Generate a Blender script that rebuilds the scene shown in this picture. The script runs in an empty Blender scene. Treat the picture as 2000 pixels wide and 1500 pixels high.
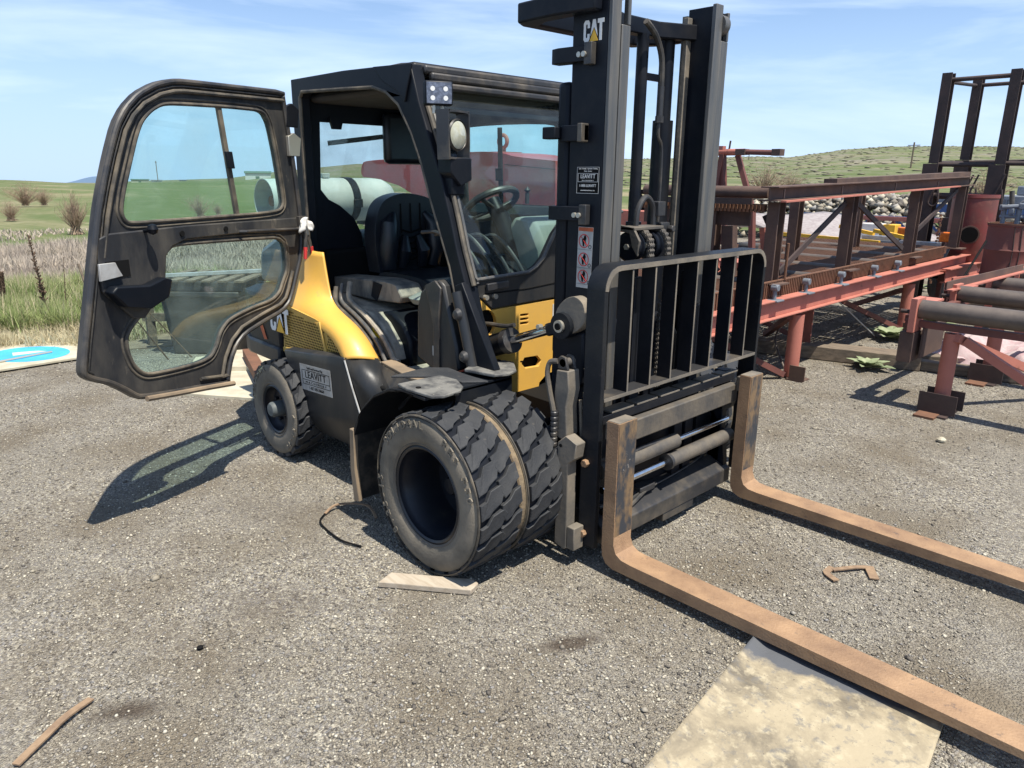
import bpy, math, random
import numpy as np
from mathutils import Vector, Matrix
from mathutils.geometry import tessellate_polygon
R=math.radians
random.seed(7); RNG=np.random.default_rng(11)
sc=bpy.context.scene; COL=sc.collection
# ---------------------------------------------------------------- camera (world = forklift frame: x forwards, y to its left, z up)
CAM=Vector((2.3444,-2.8767,1.7073)); YAW,PIT,ROLL,FPX=2.37047,0.27813,0.00942,1417.8
f=Vector((math.cos(YAW)*math.cos(PIT),math.sin(YAW)*math.cos(PIT),-math.sin(PIT)))
r0=Vector((math.sin(YAW),-math.cos(YAW),0)); u0=r0.cross(f)
r=r0*math.cos(ROLL)+u0*math.sin(ROLL); u=u0*math.cos(ROLL)-r0*math.sin(ROLL)
cd=bpy.data.cameras.new('camera'); cam=bpy.data.objects.new('camera',cd); COL.objects.link(cam)
m=Matrix((r,u,-f)).transposed().to_4x4(); m.translation=CAM; cam.matrix_world=m
cd.sensor_width=36; cd.lens=36*FPX/2000; cd.clip_start=.05; cd.clip_end=60000
sc.camera=cam; sc.render.resolution_x=1024; sc.render.resolution_y=768
# ---------------------------------------------------------------- sun, sky, exposure
SAZ,SEL=R(-3),R(67)
sd=Vector((math.cos(SAZ)*math.cos(SEL),math.sin(SAZ)*math.cos(SEL),math.sin(SEL)))
sl=bpy.data.lights.new('sun','SUN'); sl.energy=5.0; sl.angle=R(.5); sl.color=(1,.94,.83)
so=bpy.data.objects.new('sun',sl); COL.objects.link(so); so.rotation_euler=sd.to_track_quat('Z','Y').to_euler(); so.location=(0,0,30)
w=bpy.data.worlds.new('World'); sc.world=w; w.use_nodes=True
nt=w.node_tree; bg=nt.nodes['Background']; bg.inputs['Strength'].default_value=.074
sky=nt.nodes.new('ShaderNodeTexSky'); sky.sky_type='NISHITA'; sky.sun_disc=False; sky.sun_elevation=SEL; sky.sun_rotation=R(90)-SAZ
sky.altitude=300; sky.air_density=1.0; sky.dust_density=.15; sky.ozone_density=1.6
# thin streaky cirrus over the sky texture
tc=nt.nodes.new('ShaderNodeTexCoord'); mp=nt.nodes.new('ShaderNodeMapping'); mp.inputs['Scale'].default_value=(1.1,1.1,7); mp.inputs['Rotation'].default_value=(R(14),R(-16),R(30))
nz=nt.nodes.new('ShaderNodeTexNoise'); nz.inputs['Scale'].default_value=1.7; nz.inputs['Detail'].default_value=7; nz.inputs['Roughness'].default_value=.55; nz.inputs['Distortion'].default_value=.5
rp=nt.nodes.new('ShaderNodeValToRGB'); rp.color_ramp.elements[0].position=.47; rp.color_ramp.elements[1].position=.72
rp.color_ramp.elements[0].color=(0,0,0,1); rp.color_ramp.elements[1].color=(.8,.8,.8,1)
mx=nt.nodes.new('ShaderNodeMix'); mx.data_type='RGBA'
mx.inputs[7].default_value=(8.0,9.6,11.8,1)
L=nt.links.new
L(tc.outputs['Generated'],mp.inputs['Vector']); L(mp.outputs['Vector'],nz.inputs['Vector']); L(nz.outputs['Fac'],rp.inputs['Fac'])
tn=nt.nodes.new('ShaderNodeMix'); tn.data_type='RGBA'; tn.blend_type='MULTIPLY'; tn.inputs[0].default_value=1; tn.inputs[7].default_value=(1.0,1.12,1.3,1); L(sky.outputs['Color'],tn.inputs[6])
# pale humid air low over the horizon
sx0=nt.nodes.new('ShaderNodeSeparateXYZ'); L(tc.outputs['Generated'],sx0.inputs[0]); hr=nt.nodes.new('ShaderNodeMapRange'); hr.interpolation_type='SMOOTHSTEP'; hr.inputs['From Min'].default_value=-.02; hr.inputs['From Max'].default_value=.30; hr.inputs['To Min'].default_value=.9; hr.inputs['To Max'].default_value=.1; L(sx0.outputs['Z'],hr.inputs['Value'])
hm=nt.nodes.new('ShaderNodeMix'); hm.data_type='RGBA'; hm.inputs[7].default_value=(5.3,7.3,10.4,1); L(hr.outputs[0],hm.inputs[0]); L(tn.outputs[2],hm.inputs[6])
L(rp.outputs['Color'],mx.inputs[0]); L(hm.outputs[2],mx.inputs[6]); L(mx.outputs[2],bg.inputs['Color'])
sc.view_settings.view_transform='Standard'; sc.view_settings.look='None'; sc.view_settings.exposure=.64; sc.view_settings.gamma=1; sc.view_settings.use_curve_mapping=False
sc.render.engine='CYCLES'
# ---------------------------------------------------------------- materials
def mat(name,c1,c2=None,scale=3,rough=.6,metal=0,spec=.5,bump=0,bscale=60,thr=(.4,.65),c3=None,s3=18,t3=(.62,.7),coat=0,stretch=(1,1,1),detail=8,rvar=0):
    m=bpy.data.materials.new(name); m.use_nodes=True; n=m.node_tree.nodes; l=m.node_tree.links.new; b=n['Principled BSDF']
    b.inputs['Roughness'].default_value=rough; b.inputs['Metallic'].default_value=metal
    b.inputs['Specular IOR Level'].default_value=spec; b.inputs['Coat Weight'].default_value=coat
    c1=(*c1,1); b.inputs['Base Color'].default_value=c1
    tc=n.new('ShaderNodeTexCoord'); mp=n.new('ShaderNodeMapping'); mp.inputs['Scale'].default_value=stretch; l(tc.outputs['Object'],mp.inputs['Vector'])
    src=None
    if c2:
        nz=n.new('ShaderNodeTexNoise'); nz.inputs['Scale'].default_value=scale; nz.inputs['Detail'].default_value=detail; nz.inputs['Roughness'].default_value=.62
        l(mp.outputs['Vector'],nz.inputs['Vector']); rp=n.new('ShaderNodeValToRGB'); rp.color_ramp.elements[0].position=thr[0]; rp.color_ramp.elements[1].position=thr[1]
        rp.color_ramp.elements[0].color=c1; rp.color_ramp.elements[1].color=(*c2,1); l(nz.outputs['Fac'],rp.inputs['Fac']); src=rp.outputs['Color']
        if rvar:
            mr=n.new('ShaderNodeMapRange'); mr.inputs['To Min'].default_value=rough-rvar; mr.inputs['To Max'].default_value=min(1,rough+rvar); mr.inputs['From Min'].default_value=.3; mr.inputs['From Max'].default_value=.7
            l(nz.outputs['Fac'],mr.inputs['Value']); l(mr.outputs['Result'],b.inputs['Roughness'])
    if c3:
        n3=n.new('ShaderNodeTexNoise'); n3.inputs['Scale'].default_value=s3; n3.inputs['Detail'].default_value=6; n3.inputs['Roughness'].default_value=.7; l(mp.outputs['Vector'],n3.inputs['Vector'])
        r3=n.new('ShaderNodeValToRGB'); r3.color_ramp.elements[0].position=t3[0]; r3.color_ramp.elements[1].position=t3[1]; l(n3.outputs['Fac'],r3.inputs['Fac'])
        mx=n.new('ShaderNodeMix'); mx.data_type='RGBA'; l(r3.outputs['Color'],mx.inputs[0]); mx.inputs[7].default_value=(*c3,1)
        if src: l(src,mx.inputs[6])
        else: mx.inputs[6].default_value=c1
        src=mx.outputs[2]
    if src: l(src,b.inputs['Base Color'])
    if bump:
        nb=n.new('ShaderNodeTexNoise'); nb.inputs['Scale'].default_value=bscale; nb.inputs['Detail'].default_value=4; l(mp.outputs['Vector'],nb.inputs['Vector'])
        bp=n.new('ShaderNodeBump'); bp.inputs['Strength'].default_value=min(1,bump*2); bp.inputs['Distance'].default_value=.004; l(nb.outputs['Fac'],bp.inputs['Height']); l(bp.outputs['Normal'],b.inputs['Normal'])
    return m
def glass(name,tint,dust=(.5,.55,.5),dw=.08,refl=.06):
    m=bpy.data.materials.new(name); m.use_nodes=True; n=m.node_tree.nodes; l=m.node_tree.links.new; n.remove(n['Principled BSDF']); out=n['Material Output']
    t=n.new('ShaderNodeBsdfTransparent'); t.inputs['Color'].default_value=(*tint,1); d=n.new('ShaderNodeBsdfDiffuse'); d.inputs['Color'].default_value=(*dust,1)
    g=n.new('ShaderNodeBsdfGlossy'); g.inputs['Roughness'].default_value=.02; g.inputs['Color'].default_value=(1,1,1,1)
    tc=n.new('ShaderNodeTexCoord'); nz=n.new('ShaderNodeTexNoise'); nz.inputs['Scale'].default_value=5; nz.inputs['Detail'].default_value=8; l(tc.outputs['Object'],nz.inputs['Vector'])
    mr=n.new('ShaderNodeMapRange'); mr.inputs['From Min'].default_value=.35; mr.inputs['From Max'].default_value=.7; mr.inputs['To Min'].default_value=dw*.45; mr.inputs['To Max'].default_value=dw*1.9; l(nz.outputs['Fac'],mr.inputs['Value'])
    a=n.new('ShaderNodeMixShader'); l(mr.outputs['Result'],a.inputs[0]); l(t.outputs[0],a.inputs[1]); l(d.outputs[0],a.inputs[2])
    lw=n.new('ShaderNodeLayerWeight'); lw.inputs['Blend'].default_value=.5; pw=n.new('ShaderNodeMath'); pw.operation='POWER'; pw.inputs[1].default_value=4; l(lw.outputs['Facing'],pw.inputs[0]); fr=n.new('ShaderNodeMath'); fr.operation='MULTIPLY_ADD'; fr.inputs[1].default_value=.5; fr.inputs[2].default_value=.035; l(pw.outputs[0],fr.inputs[0]); b=n.new('ShaderNodeMixShader'); l(fr.outputs[0],b.inputs[0]); l(a.outputs[0],b.inputs[1]); l(g.outputs[0],b.inputs[2]); l(b.outputs[0],out.inputs[0])
    return m
M=dict(
 black=mat('black paint',(.008,.010,.014),(.026,.026,.025),4,.45,spec=.22,bump=.08,bscale=90,thr=(.45,.78),c3=(.11,.09,.07),s3=9,t3=(.64,.84)),
 blackclean=mat('clean black paint',(.005,.007,.011),(.012,.013,.017),3,.45,spec=.2,bump=.03),
 doorpaint=mat('scuffed black door paint',(.02,.021,.024),(.085,.077,.065),5,.55,spec=.4,bump=.12,bscale=60,thr=(.40,.72),c3=(.2,.17,.13),s3=13,t3=(.6,.78),stretch=(1,1,.4)),
 skirt=mat('dusty dark side panel',(.018,.02,.023),(.065,.057,.047),3.2,.42,spec=.4,bump=.06,thr=(.42,.8),stretch=(1.5,1.5,.35),c3=(.15,.13,.1),s3=22,t3=(.68,.82)),
 mast=mat('worn mast steel',(.006,.008,.013),(.018,.018,.02),5,.45,spec=.2,bump=.05,thr=(.45,.7)),
 mastface=mat('worn grey mast face',(.07,.075,.08),(.15,.135,.112),5,.45,metal=.15,bump=.1,stretch=(6,6,.5),thr=(.35,.7)),
 tan=mat('dust coated steel',(.11,.1,.085),(.24,.2,.15),6,.75,bump=.15,thr=(.35,.7)),
 yellow=mat('yellow paint',(.74,.42,.075),(.66,.38,.085),4,.45,coat=.1,c3=(.4,.28,.13),s3=22,t3=(.62,.8),bump=.03),
 yellowold=mat('dusty yellow paint',(.55,.36,.08),(.42,.27,.07),12,.55),
 rubber=mat('tyre rubber',(.02,.022,.026),(.05,.05,.05),6,.7,bump=.25,bscale=120,thr=(.4,.75),c3=(.12,.105,.085),s3=25,t3=(.62,.8)),
 rubberdust=mat('dusty tyre sidewall',(.10,.09,.072),(.24,.205,.155),4,.75,bump=.25,bscale=110,thr=(.35,.7)),
 mud=mat('dried mud',(.22,.165,.10),(.12,.09,.06),20,.95,bump=.4,bscale=80),
 rim=mat('black wheel rim',(.005,.007,.013),(.012,.013,.016),5,.38,spec=.5,c3=(.05,.045,.035),s3=9,t3=(.62,.8)),
 seal=mat('dusty rubber seal',(.035,.033,.03),(.17,.14,.1),7,.7,thr=(.38,.66)),
 chrome=mat('chrome rod',(.75,.76,.78),(.55,.55,.55),12,.14,metal=1),
 bolt=mat('zinc bolt',(.5,.47,.4),None,rough=.4,metal=.7),
 fork=mat('rusty fork blade',(.36,.225,.125),(.20,.12,.07),6,.6,metal=.05,bump=.35,bscale=110,thr=(.36,.68),c3=(.09,.07,.06),s3=19,t3=(.6,.74)),
 shank=mat('worn fork shank',(.24,.16,.09),(.05,.055,.065),11,.5,metal=.3,bump=.15,thr=(.43,.56),stretch=(1,1,.6),c3=(.62,.58,.52),s3=17,t3=(.66,.7)),
 cast=mat('dusty carriage iron',(.13,.11,.085),(.07,.065,.06),8,.65,metal=.1,bump=.2,thr=(.4,.65)),
 vinyl=mat('black vinyl',(.009,.011,.016),(.016,.018,.022),10,.32,spec=.45,bump=.1,bscale=200),
 plastic=mat('worn dark plastic',(.028,.028,.03),(.12,.1,.075),6,.45,bump=.05,thr=(.45,.75)),
 lining=mat('cab lining',(.05,.042,.034),(.07,.06,.05),5,.9),
 dash=mat('grey dash plastic',(.17,.19,.17),(.24,.25,.22),5,.65),
 tread=mat('dusty rubber mat',(.40,.35,.27),(.15,.14,.125),9,.8,bump=.2,thr=(.4,.65)),
 step=mat('worn step plate',(.17,.165,.15),(.06,.06,.06),11,.7,bump=.25,bscale=90,thr=(.45,.62),c3=(.32,.29,.24),s3=30,t3=(.64,.72)),
 flap=mat('dusty mud flap',(.27,.2,.13),(.17,.13,.09),6,.9,stretch=(1,1,.5)),
 white=mat('white paint',(.62,.61,.58),(.5,.48,.45),8,.6),
 stickw=mat('silver sticker',(.42,.42,.41),(.32,.31,.295),14,.45,metal=.1),
 ink=mat('sticker ink',(.010,.010,.010),rough=.8,spec=.08), inkw=mat('white print',(.72,.72,.7),rough=.6),
 red=mat('red print',(.5,.03,.03),rough=.6), orange=mat('orange print',(.42,.09,.03),rough=.6), caty=mat('yellow print',(.75,.42,.03),rough=.5),
 yel2=mat('bright yellow sticker',(.85,.68,.03),rough=.6),
 lens=mat('lamp glass',(.42,.42,.32),(.5,.5,.4),60,.15,spec=.8,coat=.5), led=mat('led lamp face',(.13,.13,.15),(.24,.24,.28),60,.12,metal=.6,thr=(.45,.6)),
 redpaint=mat('faded red paint',(.55,.055,.05),(.45,.08,.065),2,.38,coat=.2,c3=(.3,.1,.08),s3=6,t3=(.6,.8)),
 sage=mat('sage brush',(.15,.145,.095),(.2,.18,.13),.8,.95),
 hopper=mat('stained red hopper',(.22,.045,.04),(.14,.05,.04),4,.5,c3=(.3,.1,.07),s3=8,t3=(.55,.75)), console=mat('dusty console plastic',(.26,.225,.18),(.09,.085,.08),12,.6,thr=(.4,.62),stretch=(1,1,.4)),
 tank=mat('weathered pale tank paint',(.34,.41,.385),(.43,.48,.45),3,.55,c3=(.3,.2,.1),s3=12,t3=(.72,.76)),
 primer=mat('faded red primer',(.46,.165,.12),(.36,.125,.09),3,.7,bump=.08,thr=(.35,.7),c3=(.16,.07,.05),s3=9,t3=(.6,.75)),
 primerd=mat('dull red primer',(.17,.06,.047),(.11,.046,.04),3,.75,bump=.08,c3=(.3,.12,.08),s3=12,t3=(.62,.72)),
 rust=mat('brown rust',(.075,.046,.038),(.13,.078,.055),4,.8,bump=.15,thr=(.4,.7)),
 rustd=mat('dark rust',(.036,.025,.023),(.06,.038,.033),4,.75,bump=.12),
 rusto=mat('orange rust',(.17,.08,.045),(.12,.06,.035),10,.85,bump=.2),
 pipe=mat('grey brown pipe',(.1,.082,.072),(.15,.12,.1),5,.55,metal=.3,bump=.1),
 amber=mat('amber lens',(.8,.2,.02),(.6,.12,.01),40,.25,coat=.4), alu=mat('aluminium',(.6,.6,.62),(.4,.4,.4),14,.3,metal=.8),
 wood=mat('weathered wood',(.34,.27,.19),(.2,.16,.12),6,.9,bump=.3,stretch=(1,8,8)), woodp=mat('pale wood',(.42,.36,.28),(.33,.27,.2),8,.8,bump=.2,stretch=(1,6,6)),
 woodd=mat('dark old timber',(.12,.095,.07),(.22,.17,.12),6,.9,bump=.3,stretch=(1,6,6)),
 cloth=mat('pale pink insulation',(.40,.26,.27),(.46,.38,.37),9,.95,bump=.3,thr=(.35,.65),c3=(.5,.25,.28),s3=20,t3=(.62,.7)),
 sheetw=mat('grey white sheet',(.33,.30,.29),(.22,.18,.18),12,.9,bump=.3),
 bark=mat('tan bark',(.28,.19,.115),(.19,.125,.08),20,.9,bump=.3),
 leaf=mat('mullein leaf',(.17,.21,.11),(.29,.32,.19),12,.75), weed=mat('dry seed stalk',(.09,.055,.035),(.16,.11,.07),20,.9),
 bush=mat('bare twig',(.26,.18,.13),(.33,.25,.17),6,.9), bluep=mat('light blue paint',(.06,.42,.78),(.05,.35,.66),4,.5), cream=mat('cream board',(.50,.46,.35),(.38,.34,.25),6,.7),
 bin=mat('black plastic bin',(.03,.03,.03),(.06,.055,.05),6,.6), steelb=mat('blue paint',(.03,.07,.2),(.06,.12,.25),5,.5),
 graym=mat('galvanised grey',(.20,.22,.25),(.13,.14,.16),5,.5,metal=.1), hubm=mat('dull green grey',(.10,.115,.115),(.07,.08,.08),8,.6),
 roof=mat('green roof',(.06,.12,.09),rough=.7), hazehill=mat('haze blue hill',(.2,.3,.46),rough=1), hose=mat('black hose',(.025,.024,.023),(.1,.085,.065),15,.55,thr=(.45,.7)),  # far hill: the blue of the haze is put into its colour
)
M['glass']=glass('tinted cab glass',(.80,.93,.92),dw=.05); M['wind']=glass('windscreen glass',(.78,.93,.92),dw=.022); M['clear']=glass('rear glass',(.86,.92,.9),dw=.09)
# ---------------------------------------------------------------- mesh helpers
class MB:
    def __init__(s): s.v=[]; s.f=[]
    def add(s,vs,fs):
        o=len(s.v); s.v+= [tuple(v) for v in vs]; s.f+=[tuple(i+o for i in q) for q in fs]; return s
    def box(s,x0,x1,y0,y1,z0,z1):
        return s.add([(x0,y0,z0),(x1,y0,z0),(x1,y1,z0),(x0,y1,z0),(x0,y0,z1),(x1,y0,z1),(x1,y1,z1),(x0,y1,z1)],
            [(0,3,2,1),(4,5,6,7),(0,1,5,4),(1,2,6,5),(2,3,7,6),(3,0,4,7)])
    def beam(s,p,q,w,h=None,up=(0,0,1),off=(0,0)):
        h=h or w; p=Vector(p);q=Vector(q); d=(q-p).normalized(); up=Vector(up)
        if abs(d.dot(up))>.99: up=Vector((1,0,0))
        a=d.cross(up).normalized(); b=a.cross(d)
        vs=[]
        for c in(p,q):
            for i,j in((-1,-1),(1,-1),(1,1),(-1,1)): vs.append(c+a*(i*w/2+off[0])+b*(j*h/2+off[1]))
        return s.add(vs,[(0,1,2,3),(7,6,5,4),(0,4,5,1),(1,5,6,2),(2,6,7,3),(3,7,4,0)])
    def ibeam(s,p,q,w,h,t=.012,up=(0,0,1)):
        s.beam(p,q,w,t,up,(0,h/2-t/2)); s.beam(p,q,w,t,up,(0,-h/2+t/2)); return s.beam(p,q,t,h-2*t-.001,up)
    def tube(s,path,r,n=8,closed=False,flat=1):
        P=[Vector(p) for p in path]; N=len(P); rr=r if hasattr(r,'__len__') else [r]*N
        vs=[]; a=None
        for i,p in enumerate(P):
            if closed: d=(P[(i+1)%N]-P[i-1]).normalized()
            else: d=(P[min(i+1,N-1)]-P[max(i-1,0)]).normalized()
            if a is None:
                up=Vector((0,0,1)) if abs(d.z)<.9 else Vector((1,0,0)); a=d.cross(up).normalized()
            else: a=(a-d*a.dot(d)).normalized()
            b=d.cross(a)
            for k in range(n):
                t=2*math.pi*k/n; vs.append(p+a*(math.cos(t)*rr[i])+b*(math.sin(t)*rr[i]*flat))
        fs=[]
        for i in range(N if closed else N-1):
            j=(i+1)%N
            for k in range(n): fs.append((i*n+k,i*n+(k+1)%n,j*n+(k+1)%n,j*n+k))
        if not closed: fs.append(tuple(range(n))[::-1]); fs.append(tuple((N-1)*n+k for k in range(n)))
        return s.add(vs,fs)
    def cyl(s,p,q,r,n=20,r2=None): return s.tube([p,q],[r,r2 if r2 is not None else r],n)
    def lathe(s,prof,c,axis='y',n=48,closed=False):
        c=Vector(c); vs=[]; 
        for k in range(n):
            t=2*math.pi*k/n; a,b=math.cos(t),math.sin(t)
            for rad,h in prof:
                vs.append(c+Vector({'y':(rad*a,h,rad*b),'z':(rad*a,rad*b,h),'x':(h,rad*a,rad*b)}[axis]))
        m_=len(prof); fs=[]
        for k in range(n):
            j=(k+1)%n
            for i in range(m_ if closed else m_-1):
                i2=(i+1)%m_; fs.append((k*m_+i,j*m_+i,j*m_+i2,k*m_+i2))
        return s.add(vs,fs)
    def prism(s,poly,a0,a1,fn='xz',holes=()):
        if fn=='xz': F=lambda u,v,a:(u,a,v)
        elif fn=='yz': F=lambda u,v,a:(a,u,v)
        elif fn=='xy': F=lambda u,v,a:(u,v,a)
        else: F=fn
        loops=[list(poly)]+[list(h) for h in holes]
        tri=tessellate_polygon([[Vector((p[0],p[1],0)) for p in l] for l in loops])
        flat=[p for l in loops for p in l]; n=len(flat)
        vs=[F(p[0],p[1],a0) for p in flat]+[F(p[0],p[1],a1) for p in flat]
        fs=[tuple(t) for t in tri]+[tuple(i+n for i in reversed(t)) for t in tri]
        o=0
        for l in loops:
            k=len(l)
            for i in range(k): j=(i+1)%k; fs.append((o+i,o+j,o+j+n,o+i+n))
            o+=k
        return s.add(vs,fs)
    def grid(s,rows):
        m_=len(rows[0]); vs=[p for r_ in rows for p in r_]; fs=[]
        for i in range(len(rows)-1):
            for j in range(m_-1): fs.append((i*m_+j,i*m_+j+1,(i+1)*m_+j+1,(i+1)*m_+j))
        return s.add(vs,fs)
    def rotz(s,c,a):
        ca,sa=math.cos(a),math.sin(a); s.v=[(c[0]+(v[0]-c[0])*ca-(v[1]-c[1])*sa,c[1]+(v[0]-c[0])*sa+(v[1]-c[1])*ca,v[2]) for v in s.v]; return s
    def build(s,name,mt,parent=None,bevel=0,smooth=False,solid=0,sub=0,ang=35):
        me=bpy.data.meshes.new(name)
        off=Vector((0,0,0)); p=parent
        while p is not None: off=off+p.location; p=p.parent
        me.from_pydata([tuple(Vector(v)-off) for v in s.v],[],s.f); me.materials.append(mt if not isinstance(mt,str) else M[mt])
        import bmesh
        bm=bmesh.new(); bm.from_mesh(me); bmesh.ops.recalc_face_normals(bm,faces=bm.faces); bm.to_mesh(me); bm.free()
        o=bpy.data.objects.new(name,me); COL.objects.link(o); o.parent=parent
        if sub: q=o.modifiers.new('s','SUBSURF'); q.levels=q.render_levels=sub
        if solid: q=o.modifiers.new('t','SOLIDIFY'); q.thickness=solid; q.offset=0
        if bevel: q=o.modifiers.new('b','BEVEL'); q.width=bevel; q.segments=2; q.limit_method='ANGLE'; q.angle_limit=R(40)
        if smooth or bevel:
            me.polygons.foreach_set('use_smooth',[True]*len(me.polygons)); me.set_sharp_from_angle(angle=R(ang))
        return o
def tag(o,label,cat,group=None,kind=None):
    if label: o['label']=label
    if cat: o['category']=cat
    if group: o['group']=group
    if kind: o['kind']=kind
    return o
def thing(name,label,cat,loc=(0,0,0),group=None):
    o=bpy.data.objects.new(name,None); COL.objects.link(o); o.location=loc; return tag(o,label,cat,group)
def kids(o): return [c for c in bpy.data.objects if c.parent==o]
def copy_tree(o,parent=None):
    c=o.copy(); COL.objects.link(c); c.parent=parent
    for k in kids(o): copy_tree(k,c)
    return c
def lab(o,s): o['label']=s; return o
def cr(pts,n=6,closed=False):
    P=[Vector(p) for p in pts]; N=len(P); out=[]
    for i in range(N if closed else N-1):
        g=(lambda k:P[k%N]) if closed else (lambda k:P[max(0,min(N-1,k))])
        a,b,c,d=g(i-1),g(i),g(i+1),g(i+2)
        for k in range(n):
            t=k/n; out.append(.5*((2*b)+(c-a)*t+(2*a-5*b+4*c-d)*t*t+(3*b-a-3*c+d)*t**3))
    if not closed: out.append(P[-1])
    return out
def inset(poly,d):
    n=len(poly); out=[]
    A=sum(poly[i][0]*poly[(i+1)%n][1]-poly[(i+1)%n][0]*poly[i][1] for i in range(n)); s=1 if A>0 else -1
    for i in range(n):
        p,q,r_=Vector(poly[i-1]),Vector(poly[i]),Vector(poly[(i+1)%n]); t=(r_-p); t=t.normalized() if t.length>0 else Vector((1,0)); out.append((q.x-s*t.y*d,q.y+s*t.x*d))
    return out
def chaikin(p,n=2):
    p=[(a[0],a[1]) for a in p]
    for _ in range(n): p=[q for i in range(len(p)) for q in ((p[i-1][0]*.2+p[i][0]*.8,p[i-1][1]*.2+p[i][1]*.8),(p[i][0]*.8+p[(i+1)%len(p)][0]*.2,p[i][1]*.8+p[(i+1)%len(p)][1]*.2))]
    return p
def text(txt,size,F,mt,parent,name='lettering',ext=.0006,align='CENTER',xs=1,bold=0):
    c=bpy.data.curves.new(name,'FONT'); c.body=txt; c.size=size; c.align_x=align; c.align_y='CENTER'; c.extrude=ext; c.offset=bold; c.resolution_u=2
    o=bpy.data.objects.new('tmp',c); COL.objects.link(o); dg=bpy.context.evaluated_depsgraph_get(); me=bpy.data.meshes.new_from_object(o.evaluated_get(dg)); bpy.data.objects.remove(o)
    vs=[F(v.co.x*xs,v.co.y,v.co.z) for v in me.vertices]; mb=MB(); mb.add(vs,[tuple(p.vertices) for p in me.polygons]); bpy.data.meshes.remove(me)
    return mb.build(name,mt,parent) if parent is not None else mb
def cat_logo(F,parent,s=1):
    # block letters C A T with a triangle over the A, drawn in a 3 x 1.55 unit box
    def P(pts): return [(x*s,y*s) for x,y in pts]
    w=MB()
    w.prism(P([(.2,0),(0,.2),(0,1.35),(.2,1.55),(.7,1.55),(.9,1.35),(.9,.98),(.57,.98),(.57,1.2),(.5,1.27),(.4,1.27),(.33,1.2),(.33,.35),(.4,.28),(.5,.28),(.57,.35),(.57,.57),(.9,.57),(.9,.2),(.7,0)]),0,.001,F)
    w.prism(P([(1.0,.35),(1.32,1.55),(1.72,1.55),(2.04,.35),(1.52,1.02)]),0,.001,F)
    w.prism(P([(2.02,1.55),(2.95,1.55),(2.95,1.24),(2.66,1.24),(2.66,0),(2.31,.0),(2.31,1.24),(2.02,1.24)]),0,.001,F)
    w.build('lettering','inkw',parent)
    MB().prism(P([(.92,0),(2.14,0),(1.52,.9)]),0,.0014,F).build('emblem','caty',parent)
# ---------------------------------------------------------------- FORKLIFT
FL=thing('forklift','yellow and black forklift with dual front tyres, open cab door and lowered rusty forks','forklift',(0,0,0))
OUT=[(.186,2.164),(.535,2.154),(.917,2.142),(.985,2.134),(1.076,2.109),(1.181,2.057),(1.258,1.992),(1.317,1.914),(1.375,1.788),(1.429,1.655),(1.471,1.538),(1.52,1.361),(1.566,1.189),(1.612,1.028),(1.652,.876),(1.645,.846),(1.61,.819),(1.526,.781),(1.459,.731),(1.397,.679),(1.356,.667),(1.216,.647),(1.012,.624),(.808,.596),(.806,.637),(.771,.73),(.723,.798),(.659,.843),(.497,.886),(.339,.92),(.265,.964),(.225,1.027),(.176,1.129),(.133,1.217),(.106,1.332),(.106,1.459),(.131,1.74),(.186,2.123)]
UPG=[(.972,2.023),(1.047,2.014),(1.11,1.982),(1.167,1.934),(1.205,1.87),(1.256,1.754),(1.311,1.626),(1.337,1.544),(1.329,1.51),(1.305,1.491),(1.049,1.494),(.713,1.497),(.421,1.501),(.292,1.511),(.258,1.539),(.26,1.596),(.29,1.821),(.322,1.978),(.357,2.028),(.408,2.04),(.641,2.037)]
LOG=[(1.078,1.369),(1.118,1.343),(1.141,1.313),(1.166,1.225),(1.199,1.168),(1.292,1.076),(1.373,1.013),(1.402,.97),(1.402,.914),(1.385,.849),(1.349,.803),(1.309,.78),(1.157,.769),(.992,.766),(.912,.781),(.87,.828),(.83,.904),(.76,.956),(.588,.99),(.417,1.008),(.347,1.044),(.308,1.108),(.265,1.17),(.27,1.35),(.54,1.36),(.906,1.368)]
UPG=chaikin(UPG,2); LOG=chaikin(LOG,2); OUTC=chaikin(OUT,1)
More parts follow.
